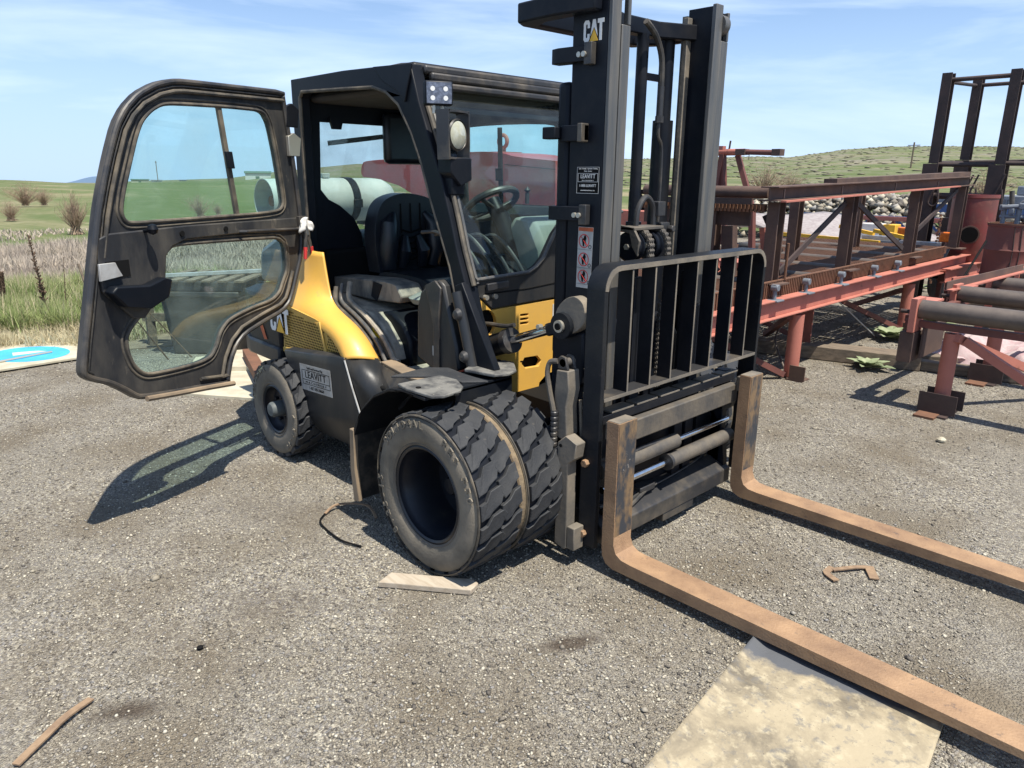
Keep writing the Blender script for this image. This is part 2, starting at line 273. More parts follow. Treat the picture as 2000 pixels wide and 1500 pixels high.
def make_door(F,label,full=True):
    d=MB().prism(OUTC,-.03,0,F,[UPG,LOG]).build('door','doorpaint',FL,bevel=.003); lab(d,label)
    def T(nm,pts,rad,mt,a=.006,closed=False,n=8): return MB().tube([F(p[0],p[1],a) for p in pts],rad,n,closed).build(nm,mt,d,smooth=True)
    for g,nm in((UPG,'upper'),(LOG,'lower')):
        MB().prism(g,-.016,-.012,F).build('glass_pane','glass',d)
        T('gasket',inset(g,-.004),.009,'seal',.002,True); T('gasket',inset(g,-.026),.006,'seal',.0,True)
    if not full: return d
    i0=inset(OUTC,.012); T('edge_flange',i0,.014,'plastic',.006,True,10)
    i1=inset(OUT,.055); T('weather_seal',i1[0:12],.010,'seal',.01); T('weather_seal',i1[22:33],.010,'seal',.01)
    i3=inset(OUT,.034); T('weather_seal',i3[0:17],.005,'hose',.008)
    # pressed middle panel; a dark box stands in for the shadow under its ledge
    MB().prism([(1.50,1.425),(1.43,1.45),(1.0,1.462),(.14,1.462),(.12,1.405),(.6,1.40),(1.0,1.395),(1.10,1.365),(1.135,1.33),(1.155,1.22),(1.185,1.155),(1.3,1.05),(1.36,1.06),(1.50,1.2)],.0,.018,F).build('inner_panel','doorpaint',d,bevel=.006)
    MB().prism([(1.50,1.2),(1.47,1.225),(1.3,1.21),(1.21,1.235),(1.165,1.22),(1.195,1.14),(1.3,1.10),(1.44,1.13)],.018,.075,F).build('pocket_shadow','blackclean',d,bevel=.008)
    MB().prism([(1.35,1.255),(1.47,1.255),(1.47,1.33),(1.35,1.33)],.019,.021,F).build('latch_recess','ink',d)
    MB().prism([(1.40,1.262),(1.515,1.25),(1.51,1.325),(1.43,1.325),(1.42,1.30)],.021,.034,F).build('latch','stickw',d,bevel=.002)
    MB().cyl(F(1.243,1.45,.01),F(1.243,1.455,.06),.009).lathe([(.0,-.026),(.018,-.018),(.025,0),(.018,.018),(0,.026)],F(1.243,1.46,.07),'z',16).build('knob','blackclean',d,smooth=True)
    MB().tube([F(.64,1.41,.018),F(.62,1.41,.045),(F(.2,1.40,.05)),F(.16,1.40,.018)],.009).build('handle','plastic',d,smooth=True)
    for x,z in((1.03,1.425),(.74,1.43)): MB().cyl(F(x,z,.018),F(x,z,.024),.014,14).build('plug','ink',d)
    MB().prism([(.70,2.035),(.672,2.035),(.612,1.50),(.64,1.50)],-.012,.004,F).build('glass_divider','seal',d)
    MB().prism([(.685,1.82),(.645,1.82),(.635,1.735),(.675,1.735)],.004,.024,F).build('glass_catch','blackclean',d,bevel=.003)
    for z in(2.02,1.86): MB().prism([(.10,z-.05),(.19,z-.05),(.19,z+.06),(.14,z+.08),(.08,z+.05)],.0,.022,F).build('hinge','bolt' if z<1.9 else 'blackclean',d,bevel=.003)
    MB().prism([(.09,1.36),(.16,1.36),(.17,1.47),(.10,1.47)],.018,.04,F).build('hinge','plastic',d,bevel=.003)
    for x,z in((.125,1.445),(.125,1.40)): MB().cyl(F(x,z,.04),F(x,z,.048),.008,10).build('bolt','bolt',d)
    # bent lower lip
    lip=[(.8,.605),(1.0,.63),(1.2,.652),(1.36,.672)]
    MB().tube([F(a,b,.03) for a,b in lip],.014).build('sill_flange','flap',d,smooth=True)
    return d
H=Vector((-1.80,-.58)); AD=R(293); dv=Vector((math.cos(AD),math.sin(AD))); nv=Vector((-dv.y,dv.x))
FD=lambda w_,z,a:(H.x+dv.x*w_+nv.x*a,H.y+dv.y*w_+nv.y*a,z)
make_door(FD,'open right cab door with two dusty panes')
FLD=lambda u_,v_,a:(u_,.60-a,v_)
lo=[(-1.86,1.0),(-1.86,2.16),(-.80,2.14),(-.62,1.95),(-.45,1.6),(-.3,1.15),(-.2,.85),(-.9,.85),(-1.3,1.0)]
lg_=[(p.x,p.y) for p in cr([(-1.72,1.52),(-1.73,1.98),(-1.68,2.04),(-.95,2.03),(-.82,1.96),(-.72,1.80),(-.64,1.58),(-.68,1.48),(-1.66,1.46)],4,True)]
ld=MB().prism(lo,-.03,0,FLD,[lg_]).build('side_door','doorpaint',FL,bevel=.003); lab(ld,'closed left cab door')
MB().prism(lg_,-.016,-.012,FLD).build('glass_pane','glass',ld); MB().tube([FLD(a,b,.004) for a,b in lg_],.01,6,True).build('gasket','seal',ld,smooth=True)
MB().prism([(-1.39,2.02),(-1.36,2.02),(-1.34,1.46),(-1.37,1.46)],-.01,.006,FLD).build('glass_divider','seal',ld); MB().prism([(-1.395,1.76),(-1.34,1.76),(-1.335,1.68),(-1.39,1.68)],.007,.02,FLD).build('glass_catch','blackclean',ld)
# ---- cab frame: a pillar-and-roof arch on each side
OUTE=[(-1.875,1.20),(-1.875,2.245),(-1.3,2.245),(-.972,2.235),(-.70,2.225),(-.64,2.05),(-.584,1.93),(-.473,1.69),(-.41,1.51),(-.364,1.36),(-.30,1.2),(-.254,1.05),(-.162,.85)]
INNE=[(-.293,.84),(-.319,.965),(-.368,1.086),(-.423,1.282),(-.499,1.451),(-.574,1.619),(-.63,1.765),(-.707,1.91),(-.807,2.046),(-.912,2.113),(-1.024,2.143),(-1.3,2.155),(-1.76,2.172),(-1.79,2.14),(-1.80,1.20)]
for s in(-1,1):
    MB().prism(OUTE+INNE,s*.545,s*.62).build('cab_pillar','blackclean',FL,bevel=.006)
    if s<0:
        MB().tube([(x+.0,-.612,z) for x,z in INNE],.011).build('door_seal','seal',FL,smooth=True)
        MB().tube([(x+.012,-.58,z) for x,z in OUTE[5:11]],.012).build('windscreen_seal','seal',FL,smooth=True)
        MB().tube([(x+.004,-.552,z+.005) for x,z in OUTE[5:11]],.010).build('windscreen_seal','mastface',FL,smooth=True)
    else: MB().tube([(x+.012,.58,z) for x,z in OUTE[4:]],.014).build('windscreen_seal','mastface',FL,smooth=True)
# roof
rf=MB().box(-1.86,-.70,-.60,.60,2.175,2.238).build('roof','black',FL,bevel=.02)
MB().prism([(-1.62,2.238),(-1.5,2.262),(-1.0,2.272),(-.86,2.262),(-.72,2.238)],-.46,.46).build('roof_hatch','plastic',rf,bevel=.008)
MB().box(-.72,-.67,-.55,.60,2.185,2.225).build('front_rail','plastic',rf,bevel=.012)
MB().box(-.69,-.655,-.52,.50,2.155,2.192).build('rain_gutter','plastic',rf,bevel=.01)
MB().box(-.675,-.64,-.50,.47,2.115,2.148).build('rain_gutter','plastic',rf,bevel=.01)
MB().box(-1.84,-.76,-.53,.53,2.12,2.172).build('headlining','lining',rf,bevel=.03)
MB().prism([(-1.0,2.235),(-.67,2.222),(-.735,2.05),(-.80,2.11),(-.92,2.16)],-.632,-.622).build('roof_gusset','blackclean',FL,bevel=.004)
MB().box(-1.35,-1.15,-.25,.05,2.10,2.134).build('roof_light','lining',rf,bevel=.02)
# rear cab wall with window opening
MB().prism([(-.60,1.02),(.60,1.02),(.60,2.18),(-.60,2.18)],-1.895,-1.86,'yz',[[(-.45,2.02),(-.47,1.62),(-.42,1.56),(-.34,1.52),(-.24,1.44),(-.19,1.34),(-.17,1.2),(.17,1.2),(.19,1.34),(.24,1.44),(.34,1.52),(.42,1.56),(.47,1.62),(.45,2.02)]]).build('rear_frame','blackclean',FL,bevel=.004)
MB().prism([(-.47,1.18),(.47,1.18),(.47,2.03),(-.47,2.03)],-1.89,-1.885,'yz').build('rear_glass','clear',FL)
MB().beam((-1.93,-.36,1.90),(-1.93,.12,1.965),.012,.03).build('rear_wiper','blackclean',FL)
MB().box(-1.85,-1.78,-.02,.4,1.78,2.1).build('sun_blind','vinyl',FL,bevel=.05)
MB().prism([(-.40,2.05),(-.30,2.05),(-.32,1.98),(-.38,1.98)],-1.85,-1.83,'yz').build('wiper_motor','blackclean',FL)
cg=[(-.55+.02*math.cos(t*.6),-.50+.045*math.cos(t),1.93-.012*t+.03*math.sin(t)) for t in np.linspace(0,22,90)]
MB().tube(cg,.004,6).build('coiled_cord','hose',FL,smooth=True)
# windscreen following the pillars
xs=[(-.70,2.13),(-.64,2.05),(-.575,1.93),(-.463,1.69),(-.40,1.51),(-.354,1.36),(-.32,1.24)]
MB().grid([[(x,y,z) for y in np.linspace(-.55,.55,9)] for x,z in xs]).build('windscreen','wind',FL,smooth=True)
MB().box(-.71,-.69,-.5,.5,2.01,2.05).build('sun_strip','vinyl',FL,bevel=.01)
# front cowl: dark upper band, yellow lower plate with slots
top=[(-.56,1.225),(-.2,1.235),(-.14,1.26),(-.09,1.30),(-.05,1.36),(-.01,1.42),(.04,1.47),(.12,1.50),(.56,1.52)]
MB().prism(top+[(.56,1.08),(.04,1.08),(-.45,1.07),(-.52,1.13),(-.56,1.15)],-.335,-.30,'yz').build('cowl','skirt',FL,bevel=.006)
MB().tube([(-.297,y,z) for y,z in top],.010).build('windscreen_seal','chrome' if False else 'mastface',FL,smooth=True)
MB().tube([(-.30,.56,1.17),(-.30,.0,1.16),(-.30,-.2,1.15),(-.30,-.5,1.15)],.004).build('panel_line','ink',FL)
MB().beam((-.285,-.50,1.185),(-.285,-.36,1.19),.02,.035).build('hinge','plastic',FL,bevel=.003)
for y in(-.5,-.44): MB().cyl((-.30,y,1.135),(-.28,y,1.135),.013,12).build('bolt','bolt',FL)
slots=[[(-.245,.985+k*.022),(-.185,.983+k*.022),(-.185,.995+k*.022),(-.245,.997+k*.022)] for k in(-1,0,1)]
hole=[(-.49+.075*math.cos(t),1.0+.07*math.sin(t)) for t in np.linspace(0,2*math.pi,20)[:-1]]
s2=[(-.21+.0,.78),(-.11,.775),(-.08,.745),(-.1,.715),(-.2,.72),(-.23,.75)]
arc=[(-.10,.56),(-.09,.62),(-.03,.66),(.06,.66),(.1,.60),(.1,.56)]
cp=MB().prism([(-.555,1.14),(-.52,1.125),(-.45,1.065),(.56,1.075),(.56,.5),(-.28,.5),(-.32,.60),(-.42,.80),(-.50,.92)],-.33,-.306,'yz',slots+[hole,s2,arc]).build('cowl_panel','yellow',FL,bevel=.002)
MB().box(-.45,-.34,-.5,.5,.45,1.06).build('firewall','ink',FL)
MB().prism([(0.0,.97),(.07,.965),(.07,1.04),(.0,1.045)],-.306,-.304,'yz').build('sticker','white',cp)
# lower A-pillar shrouds on the right side
MB().prism([(-.64,1.06),(-.61,1.14),(-.56,1.18),(-.46,1.22),(-.42,1.19),(-.33,.90),(-.31,.79),(-.47,.73),(-.65,.80)],-.66,-.60).build('pillar_cover','skirt',FL,bevel=.012)
MB().prism([(-.56,1.18),(-.475,1.215),(-.43,1.18),(-.455,1.0),(-.455,.74),(-.50,.74),(-.495,.98),(-.52,1.08)],-.672,-.66).build('pillar_rib','plastic',FL,bevel=.004)
MB().prism([(-.36,1.2),(-.31,1.22),(-.075,.83),(-.21,.80),(-.26,.9)],-.64,-.60).build('pillar_gusset','blackclean',FL,bevel=.004)
MB().tube([(-.34,-.645,1.17),(-.285,-.645,1.02),(-.22,-.645,.80)],.03,14).build('grab_rail','skirt',FL,smooth=True)
for x,z in((-.30,1.07),(-.255,.87)): MB().lathe([(0,-.022),(.02,-.018),(.032,0)],(x,-.672,z),'y',20).build('bolt_cap','plastic',FL,smooth=True)
MB().prism([(-.515,.83),(-.47,.825),(-.47,.875),(-.515,.88)],-.664,-.6605).build('sticker','stickw',FL)
# ---- seat
st=MB().prism(cr([(-.30,1.12),(-.325,1.3),(-.31,1.45),(-.25,1.555),(-.12,1.60),(.02,1.59),(.13,1.55),(.19,1.45),(.205,1.3),(.18,1.12)],5),-1.62,-1.50,'yz').build('seat_back','vinyl',FL,bevel=.035)
for y in(-.13,-.055,.02): MB().tube([(-1.495,y,1.36),(-1.498,y,1.54)],.005,6).build('seam','ink',st)
for s in(-1,1):
    MB().add(*(lambda m_:(m_.v,m_.f))(MB().tube([(-1.50,-.06+s*.17,1.15),(-1.475,-.06+s*.185,1.27),(-1.48,-.06+s*.17,1.42),(-1.51,-.06+s*.12,1.48)],[.05,.062,.05,.02],12))).build('bolster','vinyl',st,smooth=True)
    MB().tube([(-1.49,-.06+s*.08,1.15),(-1.46,-.06+s*.075,1.25),(-1.485,-.06+s*.05,1.34)],[.03,.045,.02],10).build('bolster','vinyl',st,smooth=True)
for k in range(6): MB().tube([(-1.492,-.06+a*.07,1.19+k*.034+abs(a)*.02) for a in np.linspace(-1,1,7)],.005,5).build('seam','ink',st)
sc_=MB().prism(cr([(-1.52,1.04),(-1.5,1.12),(-1.3,1.135),(-1.05,1.12),(-.98,1.06),(-1.02,1.0),(-1.5,.99)],4,True),-.30,.18).build('seat_cushion','vinyl',FL,bevel=.03)
MB().box(-1.5,-1.05,-.25,.15,.90,1.0).build('seat_base','ink',FL)
MB().lathe([(0,.03),(.07,.025),(.12,0),(.1,-.03),(0,-.035)],(-.92,-.36,1.045),'z',24).build('armrest','dash',FL,smooth=True)
# console / battery tray lid
cs=MB().prism([(-1.80,.99),(-1.80,1.085),(-1.26,1.115),(-1.10,1.10),(-1.05,1.04),(-1.08,1.0),(-1.37,.985)],-.46,-.28).build('side_console','console',FL,bevel=.01)
MB().prism([(-1.33,1.105),(-1.36,1.01),(-1.30,.985),(-1.24,1.09)],-.466,-.4605).build('handle','blackclean',cs,bevel=.004)
# engine hood inside the doorway with its seal
hp=[(-1.91,.985),(-1.85,1.0),(-1.60,.985),(-1.33,.955),(-1.2,.94),(-1.11,.89),(-1.0,.78),(-.96,.66),(-1.3,.655),(-1.42,.73),(-1.60,.86),(-1.85,.92)]
hd=MB().prism(hp,-.57,.45).build('engine_hood','tread',FL,bevel=.03)
MB().prism([(-1.25,.93),(-1.17,.915),(-1.07,.83),(-1.03,.70),(-1.0,.66),(-.93,.66),(-.93,.80),(-1.0,.9),(-1.11,.955)],-.50,.3).build('hood_cover','blackclean',hd,bevel=.02)
MB().prism([(-1.20,.86),(-1.125,.85),(-1.12,.805),(-1.19,.815)],-.5735,-.5705).build('sticker','yel2',hd)
MB().box(-1.86,-1.0,-.46,.46,.6,.90).build('engine_bay','ink',FL)
MB().box(-1.88,-1.78,-.5,.5,.98,1.25).build('rear_shelf','ink',FL,bevel=.02)
MB().box(-1.05,-.34,-.56,.5,.60,.66).build('floor_plate','tread',FL,bevel=.004)
MB().box(-.95,-.42,-.56,.45,.46,.60).build('under_floor','ink',FL)
SE=cr([(-1.52,-.60,1.06),(-1.50,-.625,1.0),(-1.46,-.64,.955),(-1.30,-.655,.905),(-1.17,-.66,.845),(-1.06,-.665,.77),(-1.0,-.665,.69),(-.93,-.665,.68)],5)
MB().tube(SE,.016,10).build('door_seal','seal',FL,smooth=True); MB().tube([(p.x+.025,p.y+.025,p.z+.02) for p in SE],.012,10).build('door_seal','mastface',FL,smooth=True)
MB().tube([(p.x+.055,p.y+.06,p.z+.03) for p in SE[::3]],.016,8).build('hood_edge','tread',FL,smooth=True)
# ---- steering and dash
sw=[(-.76+.16*math.cos(t)*.82,-.04+.155*math.sin(t),1.555-.16*math.cos(t)*-.55) for t in np.linspace(0,2*math.pi,36)[:-1]]
wh=MB().tube(sw,.019,10,True).build('steering_wheel','plastic',FL,smooth=True)
for t in(1.2,3.4,5.2): MB().beam((-.74,-.02,1.53),(-.76+.13*math.cos(t),-.04+.155*math.sin(t),1.555+.088*math.cos(t)),.035,.012).build('spoke','plastic',wh,bevel=.004)
MB().cyl((-.77,-.02,1.575),(-.70,-.02,1.48),.045).build('hub','blackclean',wh,smooth=True); MB().tube([(-.70,-.02,1.50),(-.52,0,1.1)],.05,12).build('steering_column','blackclean',FL,smooth=True)
MB().cyl((-.66,.15,1.56),(-.66,.15,1.62),.012).lathe([(0,-.02),(.02,0),(0,.02)],(-.66,.15,1.635),'z',12).build('spinner_knob','plastic',wh,smooth=True)
MB().prism([(-.64,1.15),(-.66,1.42),(-.60,1.50),(-.45,1.485),(-.375,1.35),(-.35,1.15)],-.02,.30).build('dashboard','dash',FL,bevel=.035)
MB().prism([(-.62,1.0),(-.62,1.3),(-.44,1.2),(-.42,1.0)],-.16,.3).build('dash_lower','blackclean',FL,bevel=.02)
MB().box(-.42,-.36,-.0,.10,1.20,1.30).build('vent_box','blackclean',FL,bevel=.015)
for k in range(5):
    x=-.90+k*.075; y=-.27+k*.035
    MB().tube(cr([(x-.12,y-.06,1.40-.01*k),(x,y-.03,1.40),(x+.12,y,1.30),(x+.22,y+.02,1.15),(x+.27,y+.03,1.0)],5),[.011]*21,8).build('control_lever','plastic',FL,smooth=True)
MB().box(-.66,-.40,-.44,-.1,.66,.95).build('pedal_box','redpaint',FL,bevel=.03)
# ---- right flank: yellow quarter panel, grille, dark skirt
def surf(rows,name,mt,solid=.012,par=FL): return MB().grid(rows).build(name,mt,par,smooth=True,solid=solid,ang=60)
# columns from the rear edge to the door edge, rows bottom to top  (x,y,z)
rows=[
 [(-1.07,-.845,.715),(-1.04,-.858,.735),(-1.015,-.855,.752),(-.965,-.80,.752),(-.945,-.72,.735),(-.985,-.672,.712)],
 [(-1.12,-.84,.775),(-1.10,-.850,.795),(-1.06,-.845,.81),(-1.01,-.80,.81),(-.995,-.73,.80),(-1.055,-.672,.785)],
 [(-1.22,-.825,.83),(-1.20,-.83,.85),(-1.13,-.825,.87),(-1.08,-.785,.87),(-1.07,-.73,.86),(-1.15,-.668,.85)],
 [(-1.38,-.81,.872),(-1.34,-.81,.89),(-1.26,-.80,.905),(-1.22,-.76,.91),(-1.21,-.715,.905),(-1.29,-.665,.907)],
 [(-1.58,-.80,.905),(-1.52,-.795,.925),(-1.44,-.775,.94),(-1.39,-.735,.945),(-1.38,-.70,.94),(-1.42,-.662,.945)],
 [(-1.74,-.795,.928),(-1.68,-.78,.955),(-1.58,-.75,.98),(-1.52,-.71,.99),(-1.49,-.68,.985),(-1.48,-.655,.99)],
 [(-1.83,-.78,.94),(-1.76,-.755,.98),(-1.67,-.72,1.02),(-1.59,-.685,1.04),(-1.55,-.665,1.04),(-1.515,-.65,1.05)],
 [(-1.84,-.71,1.04),(-1.79,-.695,1.09),(-1.71,-.675,1.12),(-1.65,-.665,1.13),(-1.60,-.655,1.135),(-1.555,-.64,1.14)],
 [(-1.85,-.66,1.25),(-1.81,-.655,1.26),(-1.74,-.65,1.265),(-1.69,-.645,1.265),(-1.65,-.64,1.262),(-1.60,-.63,1.262)]]
yp=MB().grid(rows).build('quarter_panel','yellow',FL,smooth=True,ang=80,sub=2,solid=.01)
yp.modifiers['s'].boundary_smooth='PRESERVE_CORNERS'
# grille: perforated sheet behind a frame
gp=[(-1.835,.655),(-1.02,.735),(-1.08,.80),(-1.20,.86),(-1.42,.905),(-1.80,.945)]
GR=MB().prism(gp,-.812,-.80).build('grille','yellowold',FL); lab(GR,'perforated dusty yellow side grille')
hol=MB(); pitch=.0185
for i in range(60):
    for j in range(20):
        x=-1.82+i*pitch+(j%2)*pitch/2; z=.665+j*pitch*.86
        top_=np.interp(x,[-1.80,-1.42,-1.20,-1.08,-1.04],[.928,.88,.835,.76,.72]); bot=.665+(x+1.835)*.098
        if bot+.008<z<top_-.008 and abs(x+1.31-(z-.8)*.25)>.02 and x<-1.06: hol.add([(x+.0062*math.cos(t),-.8132,z+.0062*math.sin(t)) for t in np.linspace(0,2*math.pi,7)[:-1]],[(0,1,2,3,4,5)])
tag(hol.build('perforations','ink',GR),None,None,kind='stuff')
MB().beam((-1.37,-.817,.895),(-1.30,-.817,.705),.02,.012,(0,1,0)).build('grille_bar','yellowold',GR,bevel=.003)
MB().beam((-1.84,-.808,.655),(-1.04,-.825,.735),.016,.03).build('grille_frame','yellowold',GR,bevel=.004)
MB().beam((-1.82,-.808,.66),(-1.81,-.80,.945),.014,.014).build('grille_frame','yellowold',GR,bevel=.003)
# skirt
sk=[[(-1.73,-.858,.672),(-1.04,-.858,.745),(-1.02,-.855,.738)],[(-1.70,-.862,.64),(-1.02,-.862,.70),(-1.0,-.86,.70)],[(-1.58,-.862,.32),(-.885,-.862,.44),(-.88,-.86,.43)],[(-1.57,-.855,.29),(-.875,-.855,.40),(-.872,-.85,.395)],[(-1.42,-.79,.20),(-1.04,-.79,.21),(-.94,-.79,.23)]]
MB().grid([[(-1.68,-.82,.69),(-1.04,-.82,.755)]]+[[q[0],q[1]] for q in sk]).build('side_skirt','skirt',FL,bevel=.006,solid=.02)
MB().grid([[(-1.035,-.858,.752),(-.99,-.80,.757),(-.955,-.70,.735)],[(-.98,-.86,.65),(-.92,-.81,.66),(-.86,-.72,.65)],[(-.88,-.86,.47),(-.80,-.82,.52),(-.74,-.76,.55)]]).build('step_skirt','skirt',FL,smooth=True,solid=.012)
MB().tube([(-1.03,-.866,.74),(-.96,-.87,.6),(-.878,-.87,.44)],.005,6).build('panel_line','stickw',FL)  # silver strip painted in for the highlight along the skirt seam
MB().prism([(-1.73,.66),(-1.78,.60),(-1.86,.60),(-1.86,.93),(-1.82,.95),(-1.82,.67)],-.81,-.78).build('side_bracket','blackclean',FL)
MB().box(-1.72,-.6,-.78,.82,.22,.62).build('chassis','ink',FL,bevel=.01)
MB().box(-.6,.12,-.52,.52,.25,.6).build('axle_housing','ink',FL,bevel=.02)
MB().box(-1.72,-.95,-.80,.84,.62,.70).build('chassis_deck','ink',FL)
MB().grid([[(-1.73,.87,.67),(-1.0,.87,.74)],[(-1.58,.87,.3),(-.88,.87,.42)]]).build('side_skirt','skirt',FL,solid=.02)
MB().grid([[(p[0],-p[1],p[2]) for p in rw] for rw in rows]).build('quarter_panel','yellow',FL,smooth=True,sub=1,solid=.01)
# dealer sticker on the skirt
S0,S1=Vector((-1.525,-.875,.635)),Vector((-1.175,-.875,.655)); sx=(S1-S0).normalized(); sx_l=(S1-S0).length; sz=Vector((.06,0,-1)).normalized()*-1
def FS(u_,v_,a): 
    p=S0+sx*(u_+sx_l/2)+Vector((0,-a,0))+Vector((0,0,1))*(v_-.078)+Vector((-.05,0,0))*(v_-.078)*1.6; return tuple(p)
sk_=MB().prism([(-sx_l/2,-.078),(sx_l/2,-.078),(sx_l/2,.078),(-sx_l/2,.078)],0,.001,FS).build('dealer_sticker','stickw',FL); lab(sk_,'silver LEAVITT dealer sticker on the skirt')
text('Sold and Serviced By:',.021,lambda a,b,c:FS(a,b+.058,.002+c),'ink',sk_); text('LEAVITT',.058,lambda a,b,c:FS(a,b+.016,.002+c),'ink',sk_,xs=1.12)
text('M A C H I N E R Y',.019,lambda a,b,c:FS(a,b-.028,.002+c),'ink',sk_,xs=1.6); text('1-877-051-0664',.026,lambda a,b,c:FS(a,b-.060,.002+c),'ink',sk_)
for q in([(-.15,.042),(.155,.042),(.155,.0455),(-.15,.0455)],[(-.15,-.015),(.155,-.015),(.155,-.0115),(-.15,-.0115)],[(-.155,-.042),(.155,-.042),(.155,-.039),(-.155,-.039)],[(-.155,-.042),(-.151,-.042),(-.151,.0455),(-.155,.0455)],[(.155,-.042),(.159,-.042),(.159,.0455),(.155,.0455)]): MB().prism(q,.001,.002,FS).build('lettering','ink',sk_)
# ---- counterweight
cwp=[(-1.84,-.83),(-2.25,-.82),(-2.40,-.78),(-2.56,-.62),(-2.66,-.35),(-2.69,0),(-2.66,.35),(-2.56,.62),(-2.40,.78),(-2.25,.82),(-1.84,.83)]
CW=MB().prism(cwp,.60,.97,'xy').build('counterweight','mast',FL,bevel=.02); lab(CW,'dark rounded counterweight with orange stripe')
MB().prism([(x*1.012+.02,y*1.02) for x,y in cwp],.56,.665,'xy').build('bumper_lip','skirt',CW,bevel=.015)
MB().prism([(-1.95,-.70),(-2.45,-.62),(-2.62,-.3),(-2.66,0),(-2.62,.3),(-2.45,.62),(-1.95,.70)],.2,.56,'xy').build('counterweight_base','skirt',CW,bevel=.02)
MB().prism([(-1.895,1.0),(-1.895,1.36),(-2.3,1.33),(-2.62,1.2),(-2.66,.97)],-.56,.56).build('rear_hood','graym',FL,bevel=.05)
FC=lambda a,b,c:(-1.955+a,-.829-c,.765+b)
cat_logo(lambda a,b,c:FC(a*.083,b*.10,c),CW)
MB().prism([(-2.19,.90),(-2.16,.91),(-2.02,.69),(-2.06,.685)],-.8305,-.8285).build('stripe','orange',CW)
# ---- front fender with plates and flap
prof=[(-.64,.47),(-.60,.55),(-.543,.627),(-.431,.724),(-.304,.782),(-.20,.80),(-.04,.795),(-.04,.78),(-.20,.785),(-.31,.765),(-.44,.705),(-.55,.61),(-.62,.47)]
for s in(-1,1):
    y0,y1=sorted((s*1.08,s*.56))
    fd=MB().prism(prof,y0,y1).build('front_fender','black',FL,bevel=.003)
    MB().prism([(-.655,.50),(-.62,.50),(-.625,.3),(-.60,.12),(-.645,.11),(-.665,.3)],*sorted((s*1.085,s*1.06))).build('mud_flap','flap',fd,bevel=.004)
    MB().prism([(-.635,.50),(-.625,.50),(-.62,.12),(-.63,.12)],*sorted((s*1.06,s*.62))).build('mud_flap','hose',fd)
    if s<0:
        for pp,z0 in(([(-.25,-1.07),(-.16,-1.085),(.005,-1.075),(.035,-1.03),(.02,-.93),(-.02,-.88),(-.12,-.83),(-.24,-.84)],.80),([(-.26,-.62),(-.24,-.52),(-.2,-.46),(-.14,-.45),(-.02,-.55),(-.0,-.62),(-.03,-.68),(-.2,-.72)],.815)):
            MB().prism(pp,z0,z0+.014,'xy').build('step_plate','step',fd,bevel=.004)
            for p in(pp[1],pp[3]): MB().cyl((p[0]+.03,p[1]*.98+.02,z0+.014),(p[0]+.03,p[1]*.98+.02,z0+.018),.012,12).build('bolt','ink',fd)
        MB().prism([(-.40,-1.0),(-.25,-.84),(-.10,-.82),(-.03,-.72),(-.2,-.72),(-.34,-.7),(-.42,-.78)],.795,.806,'xy').build('step_plate','rubber',fd,bevel=.003)
        MB().prism([(-.04,.80),(-.04,.66),(-.05,.66),(-.05,.80)],-.9,-.56).build('fender_edge','black',fd)
MB().prism([(-.93,-.70),(-.55,-.78),(-.45,-.76),(-.45,-.70),(-.93,-.62)],.71,.725,'xy').build('sill_plate','flap',FL,bevel=.003)
MB().grid([[(-.95,-.70,.71),(-.45,-.80,.71)],[(-.86,-.76,.55),(-.55,-.85,.57)]]).build('sill_side','plastic',FL,solid=.01)
# ---- wheels
def make_tyre(par,c,Rr,wd,rr,out,N,hl=.02,mt='rubberdust'):
    # out = -1 / +1 direction of the outer face
    h=wd/2; Rc=Rr-hl
    prof=[(rr,-h*.82),(rr+.012,-h*.92),(rr+(Rc-rr)*.35,-h*1.0),(rr+(Rc-rr)*.62,-h*1.01),(rr+(Rc-rr)*.86,-h*.97),(Rc-.012,-h*.93),(Rc-.006,-h*.90),(Rc-.012,-h*.87),(Rc-.002,-h*.82),(Rc,-h*.5),(Rc,h*.5),(Rc-.002,h*.82),(Rc-.012,h*.87),(Rc-.006,h*.90),(Rc-.012,h*.93),(rr+(Rc-rr)*.86,h*.97),(rr+(Rc-rr)*.62,h*1.01),(rr+(Rc-rr)*.35,h),(rr+.012,h*.92),(rr,h*.82)]
    t=MB().lathe([(a,b) for a,b in prof],c,'y',80,True).build('tyre',mt,par,smooth=True,ang=60)
    lug=MB(); P=2*math.pi/N
    def blk(poly):
        k=len(poly); vs=[]
        for rad,sc_ in((Rc-.004,1),(Rr-.003,1),(Rr,.93)):
            cx=sum(p[0] for p in poly)/k; cy=sum(p[1] for p in poly)/k
            for p in poly:
                th=(cx+(p[0]-cx)*sc_)*P; y=(cy+(p[1]-cy)*sc_)*h; vs.append((c[0]+rad*math.cos(th),c[1]+y,c[2]+rad*math.sin(th)))
        fs=[]
        for lv in(0,1):
            for i in range(k): j=(i+1)%k; fs.append((lv*k+i,lv*k+j,lv*k+k+j,lv*k+k+i))
        lug.add(vs,fs); 
        for i in range(1,k-1): lug.f.append((len(lug.v)-k,len(lug.v)-k+i,len(lug.v)-k+i+1))
    for i in range(N):
        a=i
        blk([(a+.02,-.88),(a+.66,-.88),(a+.74,-.62),(a+1.10,-.40),(a+1.22,.10),(a+1.02,.22),(a+.50,-.02),(a+.38,-.34),(a+.10,-.58)])
        blk([(a+.62,.16),(a+.86,.02),(a+1.36,-.0),(a+1.50,.34),(a+1.80,.60),(a+1.88,.88),(a+1.24,.88),(a+1.14,.62),(a+.78,.42)])
    MB().lathe([(Rc+.0008,-h*.86),(Rc+.0012,-h*.5),(Rc+.0012,h*.5),(Rc+.0008,h*.86)],c,'y',80).build('tread_base','blackclean',t,smooth=True)
    lug.build('tread','rubber',t,smooth=True,ang=25)
    return t
